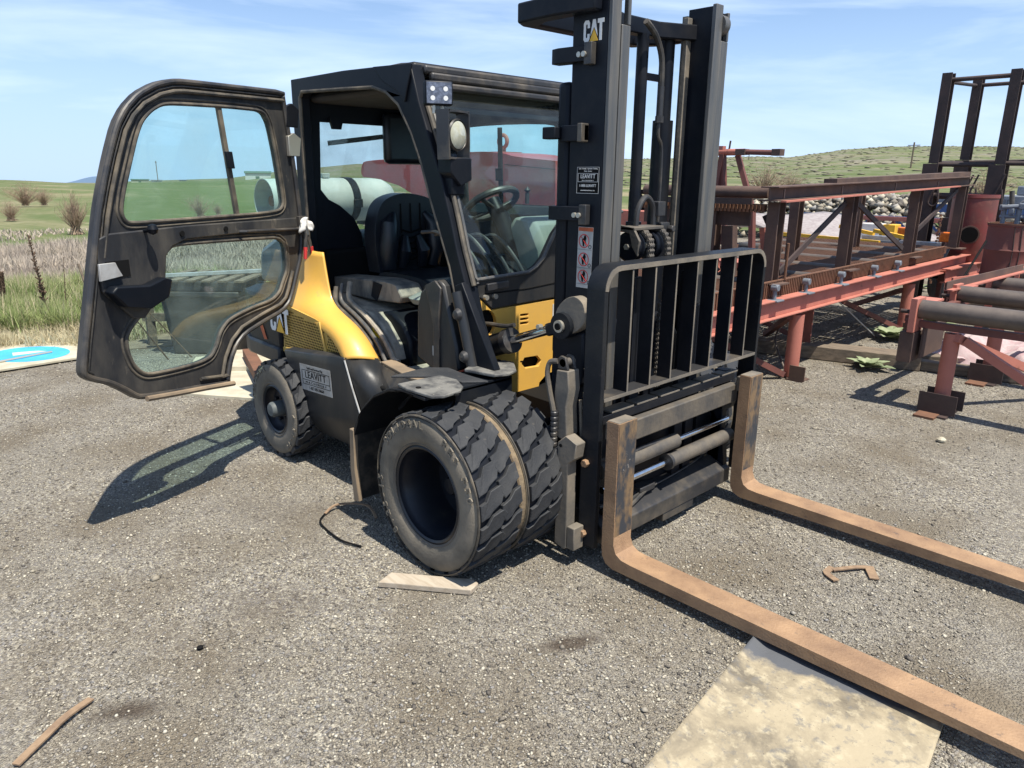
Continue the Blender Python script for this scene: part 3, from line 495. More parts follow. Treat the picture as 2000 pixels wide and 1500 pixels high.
def rim(par,c,rr,wd,out,hub,deep):
    h=wd/2*.86; p=[(rr+.004,out*h),(rr-.006,out*(h+.006)),(rr-.016,out*h),(rr-.02,out*(h-.03)),(rr-.035,out*(h-.05)),(rr-.04,out*(h-deep)),(.0,out*(h-deep))]
    rm=MB().lathe(p,c,'y',56).build('rim','rim',par,smooth=True,ang=40)
    cc=Vector(c)
    MB().lathe([(hub,out*(h-deep)),(hub,out*(h-deep+.07)),(hub*.8,out*(h-deep+.085)),(0,out*(h-deep+.09))],c,'y',24).build('hub','blackclean' if deep>.1 else 'hubm',rm,smooth=True)
    MB().lathe([(rr+.002,out*(h+.004)),(rr+.012,out*(h+.010)),(rr+.02,out*(h+.004))],c,'y',56).build('bead_seat','cast',rm,smooth=True)
    b=MB()
    for k in range(6):
        t=k*math.pi/3+.3; q=cc+Vector((math.cos(t)*hub*1.55,out*(h-deep),math.sin(t)*hub*1.55)); b.cyl(q,q+Vector((0,out*.02,0)),.011,6)
    b.build('wheel_nuts','blackclean',rm)
    return rm
def wheel_at(name,c,Rr,wd,rr,out,N,hub,deep,txt=None,mt='rubberdust'):
    e=bpy.data.objects.new(name,None); COL.objects.link(e); e.location=c; e.parent=FL
    t=make_tyre(e,c,Rr,wd,rr,out,N,mt=mt); rim(e,c,rr,wd,out,hub,deep)
    if txt:
        for s_,mid in txt:
            n_=len(s_); rad=rr+(Rr-rr)*.66
            for k,ch in enumerate(s_):
                th=mid-(k-(n_-1)/2)*.135*(.37/Rr)
                if ch!=' ':
                    er=Vector((math.cos(th),0,math.sin(th))); et=Vector((math.sin(th),0,-math.cos(th)))
                    text(ch,.05*Rr/.37,lambda a,b,c_,er=er,et=et:tuple(Vector(c)+er*(rad+b)+et*a*1.1+Vector((0,out*(wd/2*1.0+.001+c_),0))),'rubberdust',t,ext=.003,bold=.001)
    return e
wheel_at('front_wheel',(0,-1.00,.37),.37,.262,.222,-1,22,.045,.215,[('SOLIDEAL',R(118)),('RES 550',R(38)),('8.25-15',R(205))])
wheel_at('front_wheel',(0,-.712,.37),.37,.262,.222,-1,22,.06,.1)
wheel_at('front_wheel',(0,1.00,.37),.37,.262,.222,1,22,.06,.16); wheel_at('front_wheel',(0,.712,.37),.37,.262,.222,1,22,.06,.1)
wheel_at('rear_wheel',(-1.757,-.853,.306),.306,.2,.155,-1,20,.048,.05,[('6.50-10',R(-25)),('SOLIDEAL',R(140))])
wheel_at('rear_wheel',(-1.757,.853,.306),.306,.2,.155,1,20,.048,.05)
MB().lathe([(.356,-.004),(.3625,-.002),(.3625,.003),(.356,.005)],(0,-.842,.37),'y',80,True).build('bead_ring','seal',FL,smooth=True)
MB().lathe([(.356,-.004),(.361,-.002),(.361,.003),(.356,.005)],(0,-1.122,.37),'y',80,True).build('bead_ring','seal',FL,smooth=True)
MB().lathe([(.338,-.022),(.347,-.016),(.349,0),(.347,.016),(.338,.022)],(0,-.857,.37),'y',80,True).build('mud_ring','mud',FL,smooth=True)
MB().cyl((0,-.86,.37),(0,.86,.37),.12).build('front_axle','ink',FL); MB().cyl((-1.757,-.75,.306),(-1.757,.75,.306),.07).build('rear_axle','ink',FL)
# ---- lamps on the right pillar
LC=(-.47,-.635); A1=R(-28)
lp=MB().box(-.50,-.44,-.70,-.57,2.02,2.125).rotz(LC,A1).build('work_lamp','blackclean',FL,bevel=.008); lab(lp,'square led work lamp')
MB().box(-.4395,-.436,-.693,-.577,2.027,2.118).rotz(LC,A1).build('lamp_lens','led',lp)
for y in(-.66,-.61): MB().cyl((-.47,y,2.02),(-.47,y,1.985),.008,8).build('lamp_stem','bolt',lp)
for y in(-.665,-.605):
    for z in(2.05,2.09): MB().cyl((-.436,y,z),(-.4345,y,z),.011,10).rotz(LC,A1).build('led','inkw',lp)
A2=R(14); LC=(-.46,-.575)
ring=cr([(-.655,1.80),(-.66,1.985),(-.64,2.0),(-.51,2.0),(-.49,1.985),(-.49,1.80),(-.51,1.785),(-.64,1.785)],3,True)
rin=inset([(a.x,a.y) for a in ring],.009)
hl=MB().prism([(a.x,a.y) for a in ring],-.475,-.405,'yz',[rin]).rotz(LC,A2).build('head_lamp','plastic',FL,bevel=.003); lab(hl,'round lamp in a square steel guard')
MB().lathe([(0,-.075),(.04,-.065),(.065,-.03),(.070,0),(.066,.012)],(-.42,-.575,1.893),'x',32).rotz(LC,A2).build('lamp_shell','blackclean',hl,smooth=True)
MB().lathe([(.066,.0),(.062,.010),(.04,.020),(0,.024)],(-.42,-.575,1.893),'x',32).rotz(LC,A2).build('lamp_lens','lens',hl,smooth=True)
MB().lathe([(.068,-.004),(.073,.004),(.068,.012),(.064,.006)],(-.42,-.575,1.893),'x',32,True).rotz(LC,A2).build('lamp_bezel','plastic',hl,smooth=True)
MB().prism([(-.62,1.72),(-.62,1.79),(-.49,1.79),(-.49,1.69),(-.56,1.66)],-.50,-.40,'yz').build('lamp_bracket','blackclean',FL,bevel=.006)
MB().box(-.52,-.42,-.60,-.52,1.62,1.70).build('lamp_bracket','blackclean',FL,bevel=.006)
MB().tube(cr([(-.40,.42,1.95),(-.38,.43,1.9),(-.37,.44,1.8),(-.33,.46,1.66)],5),.012).build('mirror_arm','dash',FL,smooth=True)
MB().box(-.42,-.38,.40,.5,1.93,1.98).build('mirror','dash',FL,bevel=.01)
# ---------------------------------------------------------------- MAST
def chan(y0,y1,x0,x1,z0,z1,name,tf=.018,open_=1):
    # C rail: web at outer y, flanges front and rear
    web=(y0,y0+tf) if open_>0 else (y1-tf,y1)
    o=MB().box(x0,x1,*web,z0,z1).build(name,'mast',FL,bevel=.004)
    a,b=(y0+tf+.001,y1) if open_>0 else (y0,y1-tf-.001)
    MB().box(x0,x0+.03,a,b,z0,z1).build('rail_flange','tan',o,bevel=.003)
    return o
LR=MB().box(.145,.33,-.405,-.385,.12,2.50).build('mast_rail','mast',FL,bevel=.003); lab(LR,'right outer mast rail with decals')
MB().box(.331,.352,-.405,-.348,.12,2.50).build('rail_face','mastface',LR,bevel=.004)
MB().box(.145,.17,-.384,-.345,.12,2.50).build('rail_flange','tan',LR)
IR=MB().box(.18,.33,-.340,-.322,.12,2.52).build('inner_rail','mast',FL,bevel=.003)
MB().box(.331,.354,-.343,-.288,.12,2.30).build('rail_face','mastface',IR,bevel=.004)
MB().box(.331,.354,-.308,-.288,2.301,2.52).build('rail_face','mastface',IR,bevel=.003)
MB().cyl((.325,-.345,2.44),(.325,-.310,2.44),.045,24).build('guide_roller','mastface',IR,smooth=True)
RR=MB().box(.145,.33,.447,.468,.12,2.455).build('mast_rail','mast',FL,bevel=.003); lab(RR,'left outer mast rail')
MB().box(.331,.352,.405,.468,.12,2.33).build('rail_face','mastface',RR,bevel=.004)
MB().box(.331,.352,.452,.468,2.331,2.455).build('rail_face','mastface',RR,bevel=.003)
MB().box(.145,.172,.385,.446,.12,2.455).build('rail_flange','tan',RR)
MB().cyl((.325,.405,2.40),(.325,.45,2.40),.045,24).build('guide_roller','mastface',RR,smooth=True)
IR2=MB().box(.18,.33,.382,.40,.12,2.48).build('inner_rail','mast',FL,bevel=.003)
MB().box(.331,.354,.345,.404,.12,2.48).build('rail_face','mastface',IR2,bevel=.004)
MB().box(.18,.205,.345,.381,.12,2.44).build('rail_flange','tan',IR2,bevel=.003)
MB().prism([(-.30,.12),(-.25,.2),(-.25,.5),(-.30,.58)],.20,.215,'yz').build('mast_plate','mast',FL)
# top tie and rear braces
tb=[(-.06,-.47),(-.06,-.41),(.0,-.385),(.17,-.384),(.17,-.35),(.10,-.28),(.06,-.1),(.08,.2),(.15,.345),(.24,.385),(.17,.44),(.06,.3),(.0,.1),(-.02,-.2),(-.1,-.34),(-.15,-.40)]
MB().prism([(.26,-.33),(.20,-.28),(.14,-.05),(.15,.2),(.24,.40),(.19,.40),(.09,.2),(.08,-.05),(.13,-.28),(.20,-.34)],2.34,2.41,'xy').build('top_crossbar','mast',FL,bevel=.006)
MB().prism([(.30,-.406),(.30,-.455),(.10,-.48),(-.12,-.47),(-.16,-.40),(-.14,.36),(.0,.44),(.144,.44),(.144,.40),(.02,.39),(-.08,.3),(-.09,-.36),(.0,-.406)],2.345,2.425,'xy').build('rear_yoke','mast',FL,bevel=.008)
MB().beam((.17,-.33,.30),(.17,.38,.30),.03,.22).build('lower_crossbar','mast',FL,bevel=.004)
MB().beam((.17,-.33,.95),(.17,.38,.95),.025,.12).build('middle_crossbar','mast',FL,bevel=.004)
MB().box(.155,.18,-.33,.385,.42,.60).build('mast_plate','mast',FL)
# strap brackets on the right rail
for z,x0 in((2.195,.06),(1.555,.06)):
    b=MB().prism([(x0,-.44),(x0,-.395),(.144,-.384),(.144,-.406),(.26,-.407),(.26,-.43),(.10,-.45)],z-.03,z+.03,'xy').build('mast_bracket','blackclean',FL,bevel=.003)
    MB().box(.235,.275,-.438,-.4065,z-.045,z+.04).build('bracket_block','plastic',b,bevel=.003)
    for x in(.225,.25): MB().cyl((x-.01,-.432,z-.005),(x-.01,-.448,z-.005),.011,10).build('bolt','bolt',b,smooth=True)
b=MB().box(.12,.25,-.435,-.4065,1.855,1.92).build('mast_bracket','blackclean',FL,bevel=.003); MB().box(.225,.25,-.452,-.4065,1.85,1.925).build('bracket_block','plastic',b,bevel=.003)
MB().box(.04,.115,-.47,-.42,1.865,1.915).build('limit_switch','blackclean',b,bevel=.005)
MB().box(.06,.13,-.40,-.30,.6,2.1).build('rear_cylinder_cover','blackclean',FL,bevel=.02)
MB().beam((-.66,-.46,2.16),(.13,-.38,2.16),.04,.09).build('roof_stay','blackclean',FL,bevel=.004) if False else None
# decals
FY=lambda x0,z0:(lambda a,b,c:(x0+a,-.4062-c,z0+b))
cat_logo(lambda a,b,c:FY(.205,2.24)(a*.036,b*.052,c),LR)
q=MB().prism([(.192,1.64),(.318,1.64),(.318,1.752),(.192,1.752)],-.4060,-.4064).build('dealer_sticker','ink',LR); lab(q,'black LEAVITT phone sticker')
G=FY(.255,1.70)
for t_,s_,z_,xs_,bo in(('Sales . Rentals . Operator Training',.0078,.043,.95,0),('Parts . Service',.0078,.033,.95,0),('LEAVITT',.024,.011,.92,0),('M A C H I N E R Y',.0075,-.006,1.1,0),('1-888-LEAVITT',.0155,-.027,.95,0),('www.leavittmachinery.com',.0075,-.046,.95,0)):
    text(t_,s_,lambda a,b,c,z_=z_:G(a,b+z_,c+.0006),'inkw',q,xs=xs_,bold=bo)
def frame_lines(x0,x1,z0,z1,t,m_,par,F):
    o=MB(); o.prism([(x0,z0),(x1,z0),(x1,z1),(x0,z1)],.0005,.001,F,[[(x0+t,z0+t),(x1-t,z0+t),(x1-t,z1-t),(x0+t,z1-t)]]); o.build('print_frame',m_,par)
frame_lines(-.061,.061,-.059,.050,.0012,'inkw',q,G); frame_lines(-.055,.055,-.0115,.0245,.0012,'inkw',q,G); 
wq=MB().prism([(.208,1.235),(.292,1.235),(.297,1.50),(.212,1.50)],-.4060,-.4064).build('warning_sticker','stickw',LR); lab(wq,'tall warning sticker with three no-go pictograms')
G2=FY(.252,1.37)
MB().prism([(-.038,.112),(.043,.112),(.044,.128),(-.037,.128)],.0005,.001,G2).build('warning_band','orange',wq)
for zc in(.07,-.01,-.085):
    MB().lathe([(.026,0),(.03,0)],(.247,-.4075,1.37+zc),'y',28).build('pictogram','red',wq)
    MB().beam((.229,-.4076,1.37+zc+.018),(.265,-.4076,1.37+zc-.018),.0006,.004,(0,1,0)).build('pictogram','red',wq)
    MB().prism([(-.012,zc-.022),(-.004,zc-.024),(-.002,zc-.006),(.006,zc-.02),(.012,zc-.016),(.004,zc+.0),(.008,zc+.012),(.004,zc+.024),(-.004,zc+.024),(-.008,zc+.012),(-.018,zc+.006),(-.016,zc)],.0008,.0012,G2).build('pictogram','ink',wq)
    MB().lathe([(.006,0),(.0085,0)],(.281,-.4076,1.37+zc-.024),'y',14).build('pictogram','ink',wq)
for zc in(.033,-.047,-.118): MB().beam((.212,-.4076,1.37+zc),(.292,-.4076,1.37+zc),.0006,.0015,(0,1,0)).build('print_frame','ink',wq)
# lift cylinders, hoses
c1=MB().cyl((.13,.10,.5),(.13,.10,2.345),.028,20).build('lift_cylinder','mast',FL,smooth=True); MB().cyl((.13,.10,.45),(.13,.10,1.5),.038,20).build('cylinder_barrel','mast',c1,smooth=True)
c2=MB().cyl((.12,.31,.3),(.12,.31,2.35),.036,20).build('lift_cylinder','mast',FL,smooth=True); MB().cyl((.12,.31,.2),(.12,.31,1.98),.05,20).build('cylinder_barrel','mast',c2,smooth=True)
MB().beam((.12,.12,2.17),(.12,.27,2.17),.02,.03).build('cylinder_tie','mast',FL)
MB().tube(cr([(.20,.02,2.38),(.20,.10,2.33),(.20,.155,2.24),(.20,.165,2.1),(.20,.165,1.98)],6),.014).build('hydraulic_hose','hose',FL,smooth=True)
h=MB().tube(cr([(.20,.165,1.98),(.20,.165,1.90),(.20,.20,1.83),(.20,.205,1.55),(.20,.20,1.42)],6),.008).build('hydraulic_pipe','plastic',FL,smooth=True)
MB().tube([(.20,.165,2.12),(.20,.165,1.99)],.016,12).tube([(.20,.165,1.99),(.20,.165,1.96)],.02,6).build('hose_fitting','plastic',h,smooth=True)
MB().tube(cr([(.24,-.03,1.45),(.24,-.02,1.56),(.24,.04,1.62),(.24,.10,1.57),(.24,.11,1.45)],6),.014,10).build('hydraulic_hose','plastic',FL,smooth=True)
MB().box(.22,.27,.105,.165,1.53,1.60).build('valve_block','plastic',FL,bevel=.004)
MB().box(.22,.27,.14,.21,1.44,1.50).cyl((.27,.2,1.47),(.30,.2,1.47),.018,6).build('valve_block','plastic',FL,bevel=.004)
# chain sheaves and leaf chains
def sheave(y,wd,dsk=True):
    e=MB().lathe([(.0,-wd/2),(.062,-wd/2),(.068,-wd/2+.004),(.068,-wd/2+.010),(.058,-wd/2+.014),(.058,wd/2-.014),(.068,wd/2-.010),(.068,wd/2-.004),(.062,wd/2),(0,wd/2)],(.27,y,1.40),'y',40).build('chain_sheave','mast',FL,smooth=True,ang=30)
    MB().cyl((.27,y-wd/2-.012,1.40),(.27,y-wd/2,1.40),.014,6).build('bolt','bolt',e)
    return e
sheave(-.10,.05); sheave(.045,.05)
MB().prism([(.18,1.44),(.20,1.50),(.30,1.49),(.34,1.43),(.33,1.36),(.30,1.40),(.28,1.46),(.22,1.47)],-.13,-.115).build('sheave_bracket','cast',FL,bevel=.003)
MB().box(.2,.31,-.13,.10,1.475,1.49).build('sheave_bracket','cast',FL,bevel=.003)
def chain(path,y,wd,name='lift_chain'):
    # path in xz, links every 19 mm
    P=[Vector((a,0,b)) for a,b in path]; o=MB(); acc=0; i=0; pos=[]
    d=0; seg=[(P[k],P[k+1]) for k in range(len(P)-1)]
    for a,b in seg:
        Ls=(b-a).length
        while d<=Ls: pos.append(a+(b-a)*(d/Ls)); d+=.024
        d-=Ls
    for k in range(len(pos)-1):
        a,b=pos[k],pos[k+1]; t=(b-a).normalized(); nrm=Vector((-t.z,0,t.x))
        ys=((-.5,-.3),(-.1,.1),(.3,.5)) if k%2==0 else ((-.28,-.12),(.12,.28))
        for y0,y1 in ys:
            ring=[a+nrm*.012*math.sin(x)-t*.011*(0 if 0<=math.cos(x) else 1)+t*0 for x in ()]
            pts=[]
            for j in range(5): th=math.pi/2+j*math.pi/4; pts.append(a+t*(.011*math.cos(th))+nrm*(.011*math.sin(th)))
            mid=(a+b)/2; pts.append(mid-nrm*.006)
            for j in range(5): th=-math.pi/2+j*math.pi/4; pts.append(b+t*(.011*math.cos(th))+nrm*(.011*math.sin(th)))
            pts.append(mid+nrm*.006)
            n_=len(pts); o.add([(p.x,y+y0*wd,p.z) for p in pts]+[(p.x,y+y1*wd,p.z) for p in pts],[tuple(range(n_)),tuple(range(2*n_-1,n_-1,-1))]+[(i_,(i_+1)%n_,(i_+1)%n_+n_,i_+n_) for i_ in range(n_)])
        o.cyl((a.x,y-wd*.6,a.z),(a.x,y+wd*.6,a.z),.004,8)
    return o.build(name,'cast',FL)
arcp=[(.27+.074*math.cos(t),1.40+.074*math.sin(t)) for t in np.linspace(math.pi*.75,0,10)]
chain(arcp+[(.344,1.16)],-.045,.036); chain(arcp+[(.344,1.19)],.092,.03)
chain([(.36,1.12),(.36,.62)],-.125,.04); chain([(.35,1.12),(.35,.7)],.06,.035)
MB().cyl((.344,-.07,1.13),(.344,-.02,1.13),.03,20).build('chain_anchor','cast',FL,smooth=True); MB().cyl((.344,.07,1.16),(.344,.11,1.16),.022,20).build('chain_anchor','cast',FL,smooth=True)
MB().box(.20,.26,-.24,.24,.5,1.05).build('carriage_column','mast',FL,bevel=.01)
for y in(-.2,.2,.3): MB().box(.38,.41,y-.035,y+.035,.12,1.28 if y<.25 else 1.1).build('carriage_guide','mast',FL,bevel=.003)
MB().prism([(.26,.52),(.34,.52),(.34,.95),(.30,1.0)],.22,.24).build('carriage_gusset','tan',FL)
# ---- carriage
cb=MB().box(.455,.505,-.30,.60,.555,.655).build('carriage_bar','cast',FL,bevel=.006); lab(cb,'upper dusty carriage bar')
ub=MB().box(.40,.47,-.50,.62,.665,.705).build('carriage_bar','mast',FL,bevel=.003); 
for k in range(6): MB().box(.405,.472,-.44+k*.185,-.44+k*.185+.16,.706,.716).build('notch_plate','tan',ub,bevel=.002)
MB().prism([(.30,.095),(.505,.095),(.505,.175),(.40,.225),(.30,.225)],-.50,.60).build('carriage_bar','plastic',FL,bevel=.006)
MB().box(.35,.50,-.02,.25,.05,.094).build('bar_block','plastic',FL,bevel=.004)
for y in(-.52,.56): MB().box(.38,.45,y,y+.05,.1,.72).build('carriage_plate','mast',FL,bevel=.004)
MB().box(.36,.378,-.48,.30,.23,.66).build('back_plate','blackclean',FL)
MB().box(.36,.378,.42,.56,.23,.60).build('back_plate','blackclean',FL)
p1=MB().cyl((.46,-.5,.445),(.46,.10,.445),.037,24).build('fork_positioner','cast',FL,smooth=True); MB().cyl((.46,.10,.445),(.46,.6,.445),.014,16).build('piston_rod','chrome',p1,smooth=True); MB().tube([(.46,.05,.475),(.47,-.2,.485),(.46,-.45,.47)],.010).build('hydraulic_pipe','plastic',p1,smooth=True)
p2=MB().cyl((.48,.02,.36),(.48,.60,.36),.036,24).build('fork_positioner','cast',FL,smooth=True); MB().cyl((.48,-.5,.36),(.48,.02,.36),.017,16).build('piston_rod','chrome',p2,smooth=True); MB().cyl((.48,.0,.36),(.48,.02,.36),.042,24).build('gland','plastic',p2)
for k in range(3): MB().tube(cr([(.46-.02*k,-.44,.2+.02*k),(.47-.02*k,-.28,.205+.01*k),(.45-.01*k,-.12,.235),(.44,-.02,.24)],5),.011).build('hydraulic_hose','hose',FL,smooth=True)
MB().tube(cr([(.44,-.02,.235),(.43,.15,.235),(.41,.35,.235),(.38,.58,.25)],5),.005).build('hydraulic_pipe','plastic',FL,smooth=True)
MB().box(.40,.46,-.17,-.05,.228,.262).build('hose_clamp','plastic',FL,bevel=.005)
MB().cyl((.44,.56,.56),(.44,.60,.56),.06,20).build('side_roller','hose',FL)
MB().prism(cr([(.36,.5),(.42,.44),(.47,.30),(.48,.12),(.42,.1),(.37,.3)],3,True),.56,.60).build('carriage_cheek','blackclean',FL)
# ---- load backrest: bent flat bar, cross strap, slats
def rrect(y0,y1,z0,z1,rad,n=6):
    p=[(y0,z0)]
    for c_,a0 in(((y0+rad,z1-rad),math.pi),((y1-rad,z1-rad),math.pi/2)):
        for k in range(n+1): t=a0-k*math.pi/2/n; p.append((c_[0]+rad*math.cos(t),c_[1]+rad*math.sin(t)))
    p.append((y1,z0)); return p
o_=rrect(-.563,.785,.10,1.362,.10); i_=rrect(-.538,.762,.10,1.337,.078)
BR=MB().prism(o_+i_[::-1],.405,.500,'yz').build('load_backrest','black',FL,bevel=.002)
MB().prism(inset(o_,.002)[1:-1]+inset(i_,-.002)[::-1][1:-1],.5002,.5022,'yz').build('worn_edge','tan',BR)
for y in(-.375,-.21,-.045,.125,.29,.46,.63):
    MB().box(.425,.497,y-.005,y+.005,.80,1.336).build('slat','blackclean',BR); MB().box(.4972,.4985,y-.005,y+.005,.80,1.336).build('worn_edge','tan',BR)
MB().box(.412,.499,-.537,.761,.785,.80).build('cross_strap','plastic',BR,bevel=.001); MB().box(.4992,.5008,-.537,.761,.785,.80).build('worn_edge','tan',BR)
for z in(.50,.16): MB().cyl((.44,-.585,z),(.44,-.563,z),.018,6).build('bolt','fork',BR,bevel=.002)
MB().prism([(-.30,.10),(.30,.1)],0,0) if False else None
# ---- forks
def fork(yc,label):
    y0,y1=yc-.0625,yc+.0625
    bl=[(.607,.72),(.545,.72),(.545,.135),(.55,.09),(.57,.06),(.61,.045),(.70,.045),(1.6,.055),(2.35,.075),(2.40,.09),(2.35,.095),(1.6,.102),(.70,.104),(.655,.108),(.625,.125),(.610,.16)]
    FL_=MB().prism(bl,y0,y1).build('fork_blade','fork',FL,bevel=.006); lab(FL_,label)
    MB().box(.6072,.6105,y0+.003,y1-.003,.20,.718).build('shank_face','shank',FL_)
    MB().box(.546,.606,y0+.003,y1-.003,.7202,.7225).build('fork_top','tan',FL_)
    MB().box(.51,.544,yc-.03,yc+.03,.62,.70).build('fork_hook','cast',FL_,bevel=.004)
    return FL_
fork(-.5025,'rusty right fork, nearer the camera'); fork(.60,'rusty left fork')
# ---- tilt cylinder and its mast bracket
T0=Vector((-.62,-.45,.765)); T1=Vector((.19,-.45,1.063)); td=(T1-T0).normalized()
tc_=MB().tube([T0,T0+td*.48],.056,24).build('tilt_cylinder','black',FL,smooth=True,ang=50)
MB().tube([T0+td*.46,T0+td*.50],.063,28).build('gland','plastic',tc_,smooth=True,ang=50); MB().tube([T0+td*.5,T1-td*.06],.023,20).build('piston_rod','chrome',tc_,smooth=True)
MB().beam(T1-td*.11,T1-td*.03,.05,.06).build('rod_end','blackclean',tc_,bevel=.01)
MB().cyl(T1+Vector((0,-.035,0)),T1+Vector((0,.045,0)),.06,28).build('rod_eye','black',tc_,smooth=True,ang=50)
MB().cyl(T1+Vector((0,-.05,0)),T1+Vector((0,-.036,0)),.028,20).build('pin','bolt',tc_,smooth=True,ang=50); MB().cyl(T1+Vector((0,-.056,0)),T1+Vector((0,-.0505,0)),.016,14).build('pin_hole','ink',tc_)
MB().cyl((.06,-.495,1.04),(.06,-.47,1.04),.013,6).build('bolt','bolt',tc_)
MB().prism(cr([(.14,1.05),(.14,1.12),(.19,1.18),(.25,1.20),(.30,1.17),(.31,1.10),(.27,1.05),(.2,1.02)],4,True),-.46,-.406).build('mast_lug','tan',FL,bevel=.022)
MB().prism([(.09,.93),(.09,1.0),(.28,1.04),(.29,.8),(.2,.74)],-.43,-.406).build('mast_lug','blackclean',FL,bevel=.01)
MB().tube(cr([(-.42,-.47,.98),(-.30,-.48,1.0),(-.18,-.47,1.005),(-.12,-.47,1.02)],4),.011).build('hydraulic_pipe','hose',FL,smooth=True)
# ---- mast foot hardware on the right: tan column, hose, shoe bar
mf=MB().prism([(.275,.60),(.275,.80),(.285,.90),(.35,.905),(.36,.82),(.345,.74),(.355,.62),(.35,.58)],-.605,-.53).build('mast_foot_column','tan',FL,bevel=.005)
MB().prism([(.285,.905),(.285,.95),(.30,.965),(.33,.96),(.345,.905)],-.60,-.585).build('hose_bracket','plastic',mf,bevel=.004); MB().prism([(.285,.905),(.285,.95),(.30,.965),(.33,.96),(.345,.905)],-.555,-.54).build('hose_bracket','plastic',mf,bevel=.004)
MB().cyl((.315,-.60,.935),(.315,-.535,.935),.018,12).build('pin','cast',mf,smooth=True)
sb=MB().prism([(.325,.095),(.385,.08),(.395,.09),(.392,.50),(.43,.53),(.44,.60),(.375,.625),(.33,.585)],-.635,-.575).build('shoe_bar','tan',FL,bevel=.004)
MB().box(.396,.44,-.632,-.566,.09,.20).build('shoe_block','tan',sb,bevel=.004)
MB().cyl((.35,-.639,.575),(.35,-.635,.575),.008,10).build('bolt_hole','ink',sb)
hz=cr([(.29,-.605,.94),(.255,-.615,.93),(.245,-.62,.88),(.262,-.62,.80),(.29,-.62,.70),(.295,-.62,.60),(.29,-.62,.53)],8)
MB().tube(hz,.012).build('hydraulic_hose','cast',FL,smooth=True)
MB().tube([(.292,-.62,.72-.004*k) for k in range(42)],[.017 if (k//2)%3 else .013 for k in range(42)],10).build('hose_sleeve','plastic',FL,smooth=True)
MB().box(.33,.40,-.47,-.41,.56,.90).build('mast_stop','blackclean',FL,bevel=.004)
MB().prism([(.35,.90),(.415,.89),(.405,.875),(.385,.81),(.375,.87)],-.50,-.47).build('mast_clip','bolt',FL)
MB().tube([(.38,-.52,.80),(.40,-.52,.58)],.010).tube([(.355,-.52,.76),(.37,-.52,.57)],.008).build('hydraulic_pipe','tan',FL,smooth=True)
MB().prism([(.12,.62),(.12,.88),(.2,.9),(.2,.6)],-.46,-.41).build('mast_hanger','blackclean',FL,bevel=.01)
# ---------------------------------------------------------------- things on the forklift
gc=thing('gas_cylinder','pale grey propane cylinder strapped flat across the back of the forklift','gas cylinder',(-2.55,0,1.33))
TZ=1.53; TX=-2.55
MB().lathe([(0,-.40),(.07,-.395),(.12,-.37),(.15,-.31),(.157,-.24),(.157,.36),(.15,.43),(.12,.49),(.06,.52),(0,.525)],(TX,0,TZ),'y',40).build('tank_shell','tank',gc,smooth=True,ang=60)
MB().lathe([(.145,-.36),(.150,-.36),(.150,-.52),(.145,-.52)],(TX,0,TZ),'y',40,True).build('collar','tank',gc,smooth=True)
MB().cyl((TX,-.40,TZ),(TX,-.47,TZ),.035).cyl((TX,-.45,TZ),(TX+.02,-.45,TZ+.07),.014).build('valve','rusto',gc)
stp=MB().lathe([(.158,.10),(.163,.10),(.163,.16),(.158,.16)],(TX,0,TZ),'y',40,True).build('strap','black',gc,smooth=True)
MB().box(TX+.155,TX+.175,.095,.165,1.48,1.54).build('buckle','black',stp,bevel=.005); MB().box(TX-.02,TX+.04,-.08,-.02,TZ+.157,TZ+.19).build('bracket','tank',gc,bevel=.004)
MB().box(TX-.14,TX+.14,-.32,-.28,1.34,1.42).box(TX-.14,TX+.14,.30,.34,1.34,1.42).build('cradle','black',gc)
pl=thing('pliers','red handled pliers hanging at the hinge of the open cab door','pliers',FD(.13,1.38,.05))
for s in(-1,1):
    MB().tube([FD(.13+s*.006,1.37,.055),FD(.13+s*.02,1.31,.06),FD(.13+s*.035,1.22,.06)],[.012,.012,.009],8,flat=.6).build('handle_arm','plastic',pl,smooth=True)
    MB().tube([FD(.13+s*.027,1.29,.062),FD(.13+s*.036,1.22,.062)],[.012,.010],8).build('grip','redprint' if 0 else 'red',pl,smooth=True)
MB().tube([FD(.13,1.43,.055),FD(.13,1.36,.055)],[.006,.02],8,flat=.5).build('jaw','mastface',pl,smooth=True)
rg=MB(); 
ga=[]
for i in range(9):
    ga.append([FD(.135+.05*(i-4)/4*(1+.2*math.sin(j*2.)),1.405+.022*j-.016*abs(i-4)*.5+.008*math.sin(i*2.1+j),.06+.02*math.sin(i*1.3+j*.9)) for j in range(4)])
tag(rg.grid(ga).build('rag','white',None,smooth=True,solid=.004,sub=1),'small white rag tucked on the hinge bar of the open cab door','rag')
